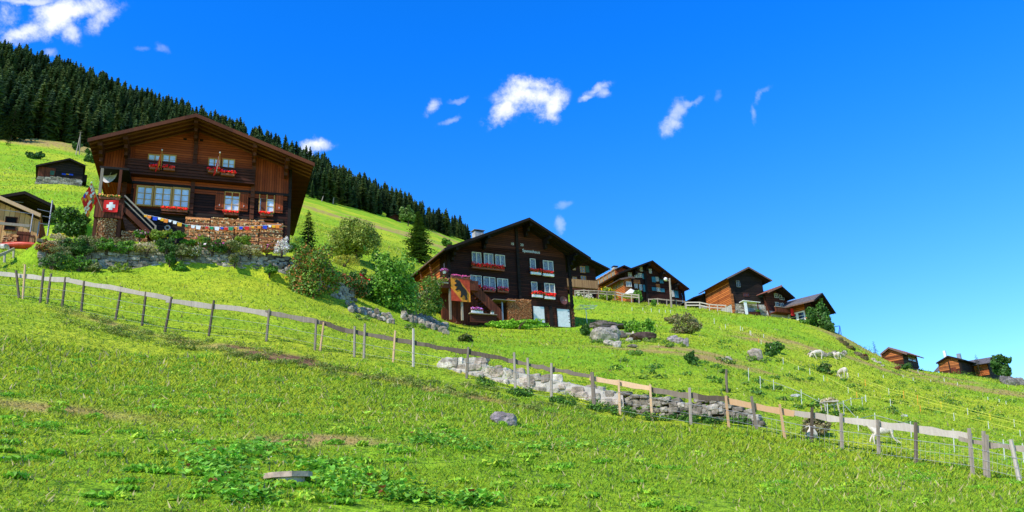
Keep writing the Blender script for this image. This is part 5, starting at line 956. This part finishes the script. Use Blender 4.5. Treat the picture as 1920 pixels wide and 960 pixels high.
def efence(label,pts,tapes,name='electric_fence'):
    O=Vector(G(pts[0][0],pts[0][2])); rt=thing(name,label,'fence',O); T=[]
    for q in pts:
        px,pt,pb=q[:3]; m_=q[3] if len(q)>3 else 'stake_white'; P=G(px,pb); r=math.hypot(*P[:2]); w=.016*max(1,r/48); s,_=stake(rt,px,pt,pb,m_,w,O,lean=(pt-pb)*.0); T.append((px,pt,pb,r))
    for off,mat in tapes:
        mb=MB(); V=[Vector(un(px,pt+(pb-pt)*off,r))-O for px,pt,pb,r in T]; rr_=np.mean([q[3] for q in T]); mb.tube(V,.009*max(1,rr_/40),4,False); mb.build('tape',mat,rt)
    return rt
Y,Or='stake_yellow','stake_orange'
efence('electric fence with two yellow tapes from the standing goat down to the right edge',[(1587.7,696,711),(1622,711,724,Or),(1666,728,740),(1694,733,747,Or),(1720,740,758,Or),(1764,753,767,Y),(1813.6,765,778),(1856,776,787,Y),(1901,786,800),(1925,792,806)],[(.12,'tape_yellow'),(.5,'tape_yellow')])
efence('electric fence with orange and yellow tape winding down past the dark shrubs',[(1406,620,627),(1422,634,643,Or),(1445,650,660),(1468,670,683),(1497,686,694),(1518,691,703),(1544,704,715),(1550.5,706,716,Y),(1590,726,738),(1606,735,746,Or),(1623,740,754),(1669,748,761),(1725,760,772,Or),(1788,774,788),(1852.6,790,804),(1912,806,818)],[(.15,'tape_yellow')])
efence('nearest electric fence of thin white stakes just behind the wooden fence',[(1425,705,729),(1450,712,733),(1502,730,758),(1551,756,780),(1581,751,778),(1608,780,808),(1640,774,795),(1707,790,820),(1787,804,847),(1881,824,861),(1917,831,868)],[(.2,'wire_grey')])
efence('short row of white stakes in the middle of the slope below the tapes',[(1535,746,758),(1563,757,768),(1595,745,760),(1616,744,760),(1622,742,752)],[(.2,'wire_grey')])
efence('row of small white stakes along the crest towards the first hut',[(1609,700,707),(1656,703,709),(1693,703,708),(1712,708,714),(1721,693,699),(1745,712,717),(1770,709,716),(1795,717,724),(1852,744,750),(1873,748,754),(1886,752,758)],[])
efence('row of short white pegs on the slope below the wide dark chalet',[(1185,576,583),(1205,577,583),(1221,578,585.5),(1236,580,587),(1247.5,581,586.6),(1257,581,587),(1270,590,596),(1295.6,597,607),(1339,597,607)],[],'peg_row')
efence('row of white pegs in the grass below the black barn',[(1360,608,616),(1388,611,620),(1392,614,620),(1407.6,620,629),(1431.6,626,634),(1427,637,645)],[],'peg_row')
efence('pair of thin stakes standing above the lone fence post',[(1403,690,714),(1425,705,724)],[])
# paddock fences by the houses
def pfence(label,pts,hpx,rails,mat='grey_timber',w=.06,r=None):
    def B_(px,py):
        if r is None: return G(px,py)
        P=un(px,py,r); P[2]=max(P[2],g(P[0],P[1])); return P
    O=Vector(B_(pts[0][0],pts[0][1])); rt=thing('paddock_fence',label,'fence',O); T=[]
    for px,py in pts:
        P=Vector(B_(px,py)); rr_=math.hypot(P.x,P.y); t_=Vector(un(px,py-hpx,rr_)); mb=MB(); mb.tube([P-O-Vector((0,0,.3)),t_-O],[w,w],5); mb.build('post',mat,rt); T.append((P-O,t_-O))
    for f_ in rails:
        for i in range(len(T)-1):
            mb=MB(); a_=T[i][0].lerp(T[i][1],f_);b_=T[i+1][0].lerp(T[i+1][1],f_); mb.bar(a_,b_,.05,.16); mb.build('rail',mat,rt)
    return rt
pfence('weathered garden fence in front of the orange chalet',[(1078,557),(1095,556),(1104,557),(1122,557),(1138,559),(1153,559),(1166,562),(1184,564),(1198,565)],13,(.9,.55),w=.08,r=114)
pfence('brown paddock fence below the wide dark chalet',[(1216,569),(1233,568),(1250,570),(1268,571),(1284,573)],9,(.85,),w=.08,r=120)
pfence('pale rail fence between the lamp and the black barn',[(1286,575),(1312,575),(1330,579),(1345,580),(1361,581)],9,(.9,.3),'pale_timber',.08,118)
pfence('pale hand rail and short posts at the lower left edge',[(-12,500),(9,492),(26,484)],18,(.95,),'pale_timber',.06)
for q,l_ in (((1329,548,573),'left grey post under the eave of the black barn'),((1318,549,570),'thin grey post left of the black barn')): post_thing('timber_post',l_,'post',q[0],q[1],q[2]+4,'grey_timber',.12)
# street lamp
P=Vector(un(1258,571,119)); P.z=g(P.x,P.y); r=119; rt=thing('street_lamp','wooden pole street lamp with a white globe in front of the wide dark chalet','street lamp',P); T=Vector(un(1255.5,522,r))-P; mb=MB(); mb.tube([(0,0,-.5),tuple(T)],[.16,.13],8); mb.build('pole','grey_timber',rt); G_=Vector(un(1248,523.5,r))-P; mb=MB(); mb.tube([tuple(T*.93),tuple(G_-Vector((0,0,.3)))],.05,6); mb.build('arm','metal_grey',rt); mb=MB(); v,f=ICO[2]; mb.add(v*.3+np.array(G_),f); mb.build('globe','lamp_globe',rt,smooth=True)
# utility poles
def pole(label,px,pt,pb,w=.16,brace=None,group='wooden utility poles on the meadow'):
    P=Vector(G(px,pb)); r=math.hypot(P.x,P.y); T=Vector(un(px+2,pt,r))-P; rt=thing('utility_pole',label,'pole',P,0,group); mb=MB(); mb.tube([(0,0,-.5),tuple(T)],[w,w*.7],7); mb.build('pole','grey_timber',rt)
    if brace: B_=Vector(G(brace,pb+1))-P; mb=MB(); mb.tube([tuple(B_),tuple(T*.9)],[w*.8,w*.6],6); mb.build('strut','grey_timber',rt)
    mb=MB(); mb.tube([tuple(T*.97+Vector((-.5,0,0))),tuple(T*.97+Vector((.5,0,0)))],.05,5); mb.build('crossarm','grey_timber',rt)
pole('grey utility pole with a strut above the black barn on the left meadow',149,247,290,brace=142); pole('utility pole with a strut at the forest edge above the bushes',609,350,377,.3,brace=603); pole('short pole stump just right of the strutted pole at the forest edge',624,370,382,.45); pole('thin utility pole standing before the dark spruces in the middle',696,374,396,.3)
# rotary clothes dryer
P=Vector(G(1101,607)); r=math.hypot(P.x,P.y); rt=thing('clothes_dryer','rotary clothes dryer with a square frame on a white pole in the grass','clothes dryer',P); T=Vector(un(1098,577,r))-P; mb=MB(); mb.tube([(0,0,-.3),tuple(T)],.035,7); mb.build('pole','white_paint',rt)
c4=[Vector(un(x,y,r+d_))-P for x,y,d_ in ((1078,579.5,-1.),(1113,579,-1.),(1120,572.5,1.),(1088,571.5,1.))]
mb=MB()
for q in c4: mb.tube([tuple(T-Vector((0,0,.15))),tuple(q)],.02,5)
mb.build('arms','white_paint',rt); mb=MB(); cen=sum(c4,Vector())/4
for f_ in (1,.82,.64,.46):
    for i in range(4): mb.tube([tuple(cen.lerp(c4[i],f_)),tuple(cen.lerp(c4[(i+1)%4],f_))],.01,3,False)
mb.build('lines','white_paint',rt)
# swing frame at the crest
P=Vector(G(1579,626)); r=math.hypot(P.x,P.y); rt=thing('swing_frame','blue metal swing frame on the crest right of the last chalet','swing',P)
def q_(px,py,d=0): return tuple(Vector(un(px,py,r+d))-P)
mb=MB(); 
for a,b_ in (((1564,612.5),(1574.5,611)),((1574.5,611),(1572,628)),((1574.5,611),(1577.5,628)),((1564,612.5),(1562,628))): mb.tube([q_(*a),q_(*b_)],.05,5)
mb.build('frame','blue_cloth',rt); mb=MB(); mb.poly([q_(1573,618),q_(1574.5,618),q_(1575,626),q_(1571.5,626)]); mb.build('seat_cloth','white_cloth',rt)
# parasol
P=Vector(G(1184,562)); r=128; P=Vector(un(1184,556,126)); rt=thing('parasol','cream garden parasol open behind the garden fence','parasol',P); mb=MB(); n=10; top=Vector((0,0,1.35)); rim=[(1.75*math.cos(2*PI*i/n),1.75*math.sin(2*PI*i/n),.1) for i in range(n)]; mb.add([tuple(top)]+rim,[(0,i+1,(i+1)%n+1) for i in range(n)]); mb.build('canopy','cream_paint',rt); mb=MB(); mb.tube([(0,0,-1),(0,0,1.33)],.05,6); mb.build('pole','metal_grey',rt)
# feeding rack
P=Vector(G(1558,776)); m_=P.length/FL; rt=thing('feeding_rack','low wooden feeding rack with straw behind the thin stakes','rack',P); w=26*m_
for sx in (-.45,.45):
    for sy in (-.2,.2): mb=MB(); mb.tube([(sx*w,sy,-.1),(sx*w*.9,sy,.48)],.025,5); mb.build('leg','pale_timber',rt)
mb=MB(); mb.box(-w*.5,w*.5,-.25,.25,.42,.47); mb.build('tray','pale_timber',rt); V,C=leafcloud(RS,[(0,0,.5,w*.48,.22,.1)],300,.12,CRM,asp=.2); npmesh('straw',V,C,'leaf',rt)
# goats
def goat(label,px,py,scale,head,pose='stand',hd=0):
    P=G(px,py); rt=thing('goat',label,'goat',P,head,None); rt.scale=(scale,)*3
    if pose=='lie': dz=-.36
    else: dz=0
    v=[(-.38,0,.64),(-.12,0,.62),(.14,0,.61),(.34,0,.66),(.5,0,.82),(.6,0,.93),(.76,0,.87)]; rd=[(.15,.16),(.17,.19),(.18,.2),(.15,.19),(.085,.1),(.085,.09),(.05,.05)]
    if pose=='graze': v[4:]=[(.52,0,.52),(.62,0,.34),(.72,0,.2)]
    e=[(0,1),(1,2),(2,3),(3,4),(4,5),(5,6)]; v=[(a,b,c+dz) for a,b,c in v]
    st={'run':((.5,.42,.4),(.62,.2,.04),(-.5,.35,.4),(-.72,.18,.1)),'stand':((.33,.4,.36),(.33,.2,.02),(-.44,.36,.38),(-.4,.2,.02))}
    s=st['run' if pose=='run' else 'stand']
    for k,sd in enumerate((-1,1)):
        off=.06*k
        if pose=='lie':
            F_=[(.36,.12*sd,.16),(.55,.12*sd,.05),(.4,.12*sd,.03)]; B__=[(-.36,.15*sd,.14),(-.15,.17*sd,.05),(-.4,.17*sd,.03)]
        else:
            F_=[(.32,.1*sd,.5),(s[0][0]-off,.1*sd,s[0][2]-.06),(s[1][0]-off*3,.1*sd,.03)]; B__=[(-.36,.11*sd,.52),(-.3-off,.11*sd,.42),(s[2][0]-.0+off*2,.11*sd,.27),(s[3][0]+off*3,.11*sd,.03)]
        for ch,root in ((F_,3),(B__,0)):
            pr=root
            for i,q in enumerate(ch): v.append(q); rd.append([(.08,.09),(.045,.045),(.03,.03),(.026,.026)][min(i,3)]); e.append((pr,len(v)-1)); pr=len(v)-1
    v.append((-.52,0,.72+dz)); rd.append((.03,.03)); e.append((0,len(v)-1))
    me=bpy.data.meshes.new('body'); me.from_pydata(v,e,[]); me.materials.append(M['goat_white']); o=bpy.data.objects.new('body',me); col.objects.link(o); o.parent=rt
    sk=o.modifiers.new('Skin','SKIN'); sk.use_smooth_shade=True
    for i,q in enumerate(me.skin_vertices[0].data): q.radius=rd[i]; q.use_root=(i==1)
    sb=o.modifiers.new('Sub','SUBSURF'); sb.levels=1; sb.render_levels=2
    hx,_,hz=v[5]; 
    for sd in (-1,1):
        mb=MB(); mb.tube([(hx-.02,.05*sd,hz+.05),(hx-.08,.17*sd,hz+.03),(hx-.08,.2*sd,hz-.02)],[.03,.03,.01],5); mb.build('ear','goat_white',rt)
        mb=MB(); mb.tube([(hx-.0,.035*sd,hz+.07),(hx-.08,.05*sd,hz+.17),(hx-.18,.07*sd,hz+.18)],[.022,.015,.005],5); mb.build('horn','dish_grey',rt)
        mb=MB(); vv,ff=ICO[1]; mb.add(vv*.014+np.array((hx+.06,.07*sd,hz+.02)),ff); mb.build('eye','hole_dark',rt)
    return rt
goat('white goat trotting left behind the right part of the fence',1659,834,.68,PI-.12,'run')
goat('white goat lying beside the brown bush behind the fence',1524,824,.7,PI-1.9,'lie')
goat('white goat standing at the top end of the yellow tapes',1582,711,1.,PI-1.35,'graze')
goat('white goat grazing below the ruined stone wall',1534,674,1.1,PI+.2,'graze')
goat('small white goat seen from behind right of the ruined wall',1571,675,.95,PI/2+.2,'stand')
# ------------------------------------------------------------------ planting
spruce('young bright spruce in front of the left roof edge of the dark chalet',786,493,96,74,seed=2,tiers=24,nb=13,sub=8,c=((.06,.12,.018),(.2,.3,.045)))
spruce('dark young spruce close behind the right eave of the big chalet',577,474,78,46,r=66,seed=3,tiers=16,nb=10,sub=6,c=((.02,.055,.015),(.06,.12,.03)))
spruce('broad spruce alone at the left edge before the forest',20,264,66,60,seed=5,tiers=18,nb=11,sub=5,c=((.014,.035,.014),(.05,.08,.02)))
spruce('tiny spruce just below the broad lone one at the left edge',15,273,17,15,seed=6,tiers=9,nb=8,sub=3)
spruce('small spruce behind the crest left of the first hut',1643,668,28,17,r=150,seed=7,tiers=12,nb=8,sub=4)
spruce('small dark spruce in front of the pale grey roof of the last hut',1838,704,40,22,r=158,seed=8,tiers=13,nb=9,sub=4,c=((.02,.05,.015),(.06,.1,.03)))
spruce('little spruce top behind the left hut of the far pair',1776,690,32,14,r=185,seed=9,tiers=10,nb=8,sub=3)
tree('tree','light green round tree on the meadow right of the big chalet',667,494,96,80,[(.17,.21,.03),(.22,.25,.04),(.11,.16,.02)],9500,.17,K=24,trunk=.12)
tree('tree','bushy dark green tree at the right end of the far pair of huts',1884,708,34,46,GDK,1500,.42,r=168,K=12)
tree('tree','pale broadleaf tree at the forest edge beside the tiny hut',765,424,32,38,[(.1,.17,.03),(.07,.13,.02)],1500,.95,K=12)
bush('shrub','small round bush on the meadow edge below the far spruces','bush',837,463,22,16,GR,700,.6)
bush('shrub','large bright green broadleaf bush left of the dark chalet','bush',731,578,112,104,[(.1,.22,.02),(.14,.28,.025),(.06,.15,.015),(.18,.3,.04)],9500,.15,K=26,sink=.05)
bush('shrub','dark green bush right of the large bright one, reaching to the terrace posts','bush',795,590,78,72,[(.06,.13,.015),(.1,.18,.02),(.17,.2,.03)],5200,.13,K=18)
bush('shrub','reddish green shrub at the right end of the terrace wall','bush',588,556,98,92,[(.1,.19,.02),(.14,.22,.03),(.1,.17,.02),(.3,.12,.03),(.06,.12,.015)],8500,.12,K=22)
bush('shrub','low dark shrub in the shade between the two big bushes','bush',655,560,64,44,GDK+RDG[:1],2500,.12,K=12)
bush('rose_bush','rose bush with red flowers left of the large bright bush','bush',672,556,52,48,GDK,1600,.12,flowers=(34,RED,.28),K=10)
bush('shrub','yellow flowering plants below the light green tree','bush',645,500,60,24,[(.3,.27,.02),(.2,.24,.03)],1400,.11,K=10)
bush('shrub','dark green bush left of the big chalet behind the bunting porch','bush',129,440,66,52,GDK+GR[:1],3600,.15,r=60,K=14)
bush('shrub','left one of two dark bushes above the black barn','bush',56,297,16,12,GDK,500,.42,K=6); bush('shrub','right one of two dark bushes above the black barn','bush',70,298,17,13,GDK,500,.42,K=6)
bush('shrub','dark bush at the left eave of the big chalet high on the meadow','bush',168,304,26,22,GDK,700,.5,K=7); bush('shrub','dark shrub at the foot of the strutted pole on the left meadow','bush',143,282,16,14,GDK,400,.6,K=6)
bush('shrub','yellow flowers beside the metal scaffold','bush',112,452,34,14,[(.5,.36,.02),(.25,.25,.03)],900,.09,r=51.5,K=8)
bush('shrub','bright green round bush above the flat pale rock','bush',1208,636,44,36,[(.13,.27,.02),(.18,.32,.03),(.07,.16,.015)],2600,.16,K=12)
bush('brush','greyish brush on the slope with dry stems','bush',1285,626,64,34,OLV+BRN,2400,.14,K=14); bush('brush','dry brown brush at the top of the grey brush patch','bush',1262,608,30,18,BRN+OLV[:1],900,.14,K=8)
bush('shrub','small dark green shrub left of the big pale boulder','bush',1100,630,24,22,GDK,900,.14,K=7); bush('shrub','green herbs right of the dark rock ledge','bush',1182,624,30,22,GR,800,.14,K=8)
bush('shrub','small dark tuft in the meadow below the vegetable row','bush',876,642,34,16,[(.04,.05,.015),(.08,.1,.02)],900,.1,K=8)
bush('shrub','dark shrub beside the tilted grey rock','bush',1443,668,26,12,GDK,800,.16,K=7); bush('shrub','dark bush strip below the orange tape','bush',1456,662,34,22,GDK+GR[:1],1300,.18,K=8); bush('shrub','dark green tuft right of the tilted rock','bush',1545,700,36,14,GDK+OLV[:1],900,.18,K=7)
bush('shrub','brown dry bush behind the fence beside the lying goat','bush',1527,815,52,34,BRN+OLV[:1],2200,.08,K=12)
bush('shrub','dark shrub on the eroded bank below the pinkish rocks','bush',1297,684,24,24,GDK,800,.1,K=7)
bush('shrub','brown heather clump high on the ridge slope','bush',1622,672,16,8,[(.2,.08,.04),(.12,.06,.03)],400,.2,K=5); bush('shrub','second brown clump lower on the ridge slope near the first hut','bush',1684,693,14,6,[(.2,.08,.04),(.14,.07,.03)],300,.2,K=5); bush('shrub','long dark shrub below the first hut','bush',1692,694,40,10,GDK,800,.25,K=8,r=118)
bush('shrub','big dark green bush below the balcony of the last chalet','bush',1541,620,44,46,GDK+GR[:1],2600,.3,r=122,K=14); bush('shrub','low green hedge left of the big dark bush by the last chalet','bush',1514,611,40,12,GR,1300,.28,r=123,K=9); bush('shrub','right low end of the bushes by the last chalet','bush',1553,622,26,20,GDK,900,.3,r=121,K=7)
bush('shrub','yellow green climber in front of the orange chalet','bush',1142,562,40,22,GY,1500,.24,K=10,r=117,flowers=(60,[(.7,.45,.02)],.3)); bush('shrub','green garden bush right of the parasol','bush',1196,562,16,20,GR,700,.24,K=6,r=117); bush('rose_bush','pale flowering bush behind the garden fence at its left end','bush',1085,558,14,12,GR,500,.2,r=117,flowers=(40,[(.8,.75,.6)],.25),K=6); bush('rose_bush','white flowering bush right of the pale one behind the garden fence','bush',1103,559,20,8,SIL,400,.2,r=117,K=6)
bush('shrub','green bush at the wall foot of the wide dark chalet','bush',1226,571,14,10,GR,400,.24,r=117,K=5)
bush('vegetable_bed','bright green vegetable row below the log stack of the dark chalet','plants',970,617,104,17,[(.14,.3,.02),(.2,.36,.03)],3600,.16,K=22,dep=.15,sink=0.,flowers=None); bush('vegetable_bed','dark green leafy plants under the bear banner','plants',848,600,60,26,[(.05,.15,.03),(.08,.2,.04)],2000,.16,K=12,dep=.4); bush('vegetable_bed','yellow green herbs below the shelf of the dark chalet','plants',902,603,56,14,GY+GR,1400,.13,K=10,dep=.3); bush('lavender_bush','greyish lavender bush in front of the left white door','plants',1027,608,16,30,SIL+GR,700,.12,K=8)
# plants on the flower bank and terrace wall
bank=[(88,478,36,26,RDG,'reddish cushion at the left end of the flower bank'),(112,468,38,26,CRM,'cream feathery clump at the left end of the flower bank'),(138,474,44,30,GDK,'dark green clump third from the left on the flower bank'),(170,470,44,30,OLV,'olive cushion left of the porch wood stack'),(200,474,40,26,GR,'green clump under the porch wood stack'),(222,462,26,16,BRN,'small brown clump above the green clump under the porch'),
(240,478,50,26,GR,'round bright green cushion hanging over the terrace wall'),(275,478,54,24,CRM,'straw coloured cushion hanging over the terrace wall'),(262,450,26,22,GR,'tall herbs at the foot of the porch stair'),(300,452,36,24,GY,'yellow green herbs behind the straw coloured cushion'),(312,474,40,26,GDK,'dark clump between straw cushion and pale balls'),(340,484,32,26,OLV,'left one of two pale round cushions'),(366,486,30,26,OLV+SIL[:1],'right one of two pale round cushions'),(330,452,30,22,GR,'green herbs left end of the long firewood stack'),(352,466,30,18,GR,'grass tuft in front of the left end of the firewood stack'),
(398,476,50,26,GDK,'dark green clump right of the pale cushions'),(430,474,52,24,OLV,'wide olive cushion below the firewood stack'),(378,462,34,20,GY,'yellow herbs in front of the firewood stack'),(452,464,34,26,GY,'bright upright stems below the right half of the firewood stack'),(470,482,46,22,CRM,'pale brown cushion over the right part of the terrace wall'),(500,478,36,20,RDG,'pinkish clump near the right end of the bank'),(528,478,38,34,SIL,'silvery spiky plant at the right end of the firewood stack'),(556,478,44,30,GR,'green clump right of the silvery plant'),(150,486,46,22,GDK,'dark hanging clump low on the left of the wall'),(115,492,46,26,OLV,'dusty olive clump hanging down the left wall end')]
for i,(px,py,w,h,c_,l_) in enumerate(bank):
    P=un(px,py,49.3); lx=(P-H1.O)@H1.X; ly=-4.85+.12*math.sin(i*2.3)+(1.5 if py<468 else 0)-(.25 if py>482 else 0); xy=h1w(lx,ly); rr_=math.hypot(*xy)
    fl=(30,PNK+[(.8,.6,.6)],.11) if i in (8,17,20,15) else ((24,[(.8,.6,.1)],.1) if i in (9,) else None)
    bush('rock_plant',l_,'plant',px,py-5,w*.98,h*(.62 if py<468 or i in (12,13) else .8),c_,1500,.075,seed=i,r=rr_,K=10,flowers=fl,group='plants on the flower bank',dep=.7)
for px,py,w,h,c_,l_ in ((98,503,54,26,GDK,'dark clump at the foot of the left wall end'),(148,506,50,22,GR,'green leafy plants at the wall foot'),(178,512,34,18,OLV,'olive tuft at the wall foot beside a stone'),(226,516,42,20,GY,'round yellow green bush at the wall foot'),(338,514,30,20,GR,'small green bush at the foot of the wall middle'),(318,492,24,18,GDK,'dark plant growing from the wall joints'),(440,494,22,18,OLV,'olive tuft growing out of the wall'),(505,512,30,14,GR,'low herbs at the right foot of the wall')): bush('rock_plant',l_,'plant',px,py,w,h,c_,1100,.085,r=48.4,K=8,group='plants at the foot of the terrace wall')
# scattered taller herbs along the fence bank and below the walls
def herbs(name,label,pts,n,ls,cols,seed):
    R=np.random.RandomState(seed); P0=G(pts[0][0],pts[0][1]); VV=[];CC=[]
    for px,py,w,h in pts:
        P=G(px,py); m_=np.linalg.norm(P)/FL; V,C=leafcloud(R,[(0,0,h*m_*.4,w*m_*.5,w*m_*.4,h*m_*.6)],n,ls,cols,asp=.4); VV.append(V+(P-P0)); CC.append(C)
    o=npmesh(name,np.concatenate(VV),np.concatenate(CC),'leaf',loc=P0); tag(o,label,'herbs',None,'stuff')
R=np.random.RandomState(12)
herbs('wild_herbs','wild herbs growing at the foot of the low walls',[(x,np.interp(x,[820,1000,1110,1230,1400],[704,745,765,789,790])+R.uniform(-4,6),R.uniform(14,30),R.uniform(8,18)) for x in R.uniform(900,1420,46)],150,.07,GR+GDK,1)
herbs('wild_herbs','dark low herbs along the bank under the fence',[(x,np.interp(x,[80,300,500,700,900,1100,1370],[585,635,668,712,735,785,812])+R.uniform(-12,14),R.uniform(16,40),R.uniform(5,11)) for x in R.uniform(90,1100,110)],150,.055,[(.12,.18,.02),(.16,.2,.03),(.2,.2,.05),(.08,.13,.015)],2)
herbs('wild_herbs','rough tufts scattered over the middle slope',[(x,R.uniform(610,760)+ (x-1100)*.06,R.uniform(14,34),R.uniform(4,9)) for x in R.uniform(1150,1900,130)],60,.13,GR+GY+GDK,3)
herbs('wild_herbs','rough tufts in the foreground grass',[(x,R.uniform(700,950),R.uniform(20,60),R.uniform(6,14)) for x in R.uniform(0,1920,150)],130,.045,[(.14,.28,.015),(.2,.33,.02),(.26,.34,.02)],4)
herbs('wild_herbs','darker clover clumps in the foreground grass',[(x,R.uniform(640,950)+max(0,(x-800)*.12),R.uniform(30,80),R.uniform(5,9)) for x in R.uniform(0,1920,170)],160,.04,[(.12,.27,.012),(.15,.32,.015),(.09,.22,.01)],5)

herbs('wild_herbs','grass and herbs growing against the rocks on the slope',[(x+R.uniform(-w*.5,w*.5),y+R.uniform(-1,3),R.uniform(8,16),R.uniform(4,9)) for x,y,w in ((1138,643,60),(1138,643,60),(1204,641,46),(1270,649,46),(1364,680,20),(1416,676,28),(1550,670,66),(800,612,80),(800,616,80),(700,598,80)) for _ in range(6)],110,.1,GR+GY+OLV,6)
herbs('wild_herbs','grass blades growing against the boulder and slab in the foreground',[(x+R.uniform(-w*.5,w*.5),y+R.uniform(0,3),R.uniform(8,18),R.uniform(4,9)) for x,y,w in ((945,797,46),(540,910,90),(540,912,90),(824,801,24)) for _ in range(7)],90,.04,[(.16,.3,.015),(.22,.34,.02)],7)
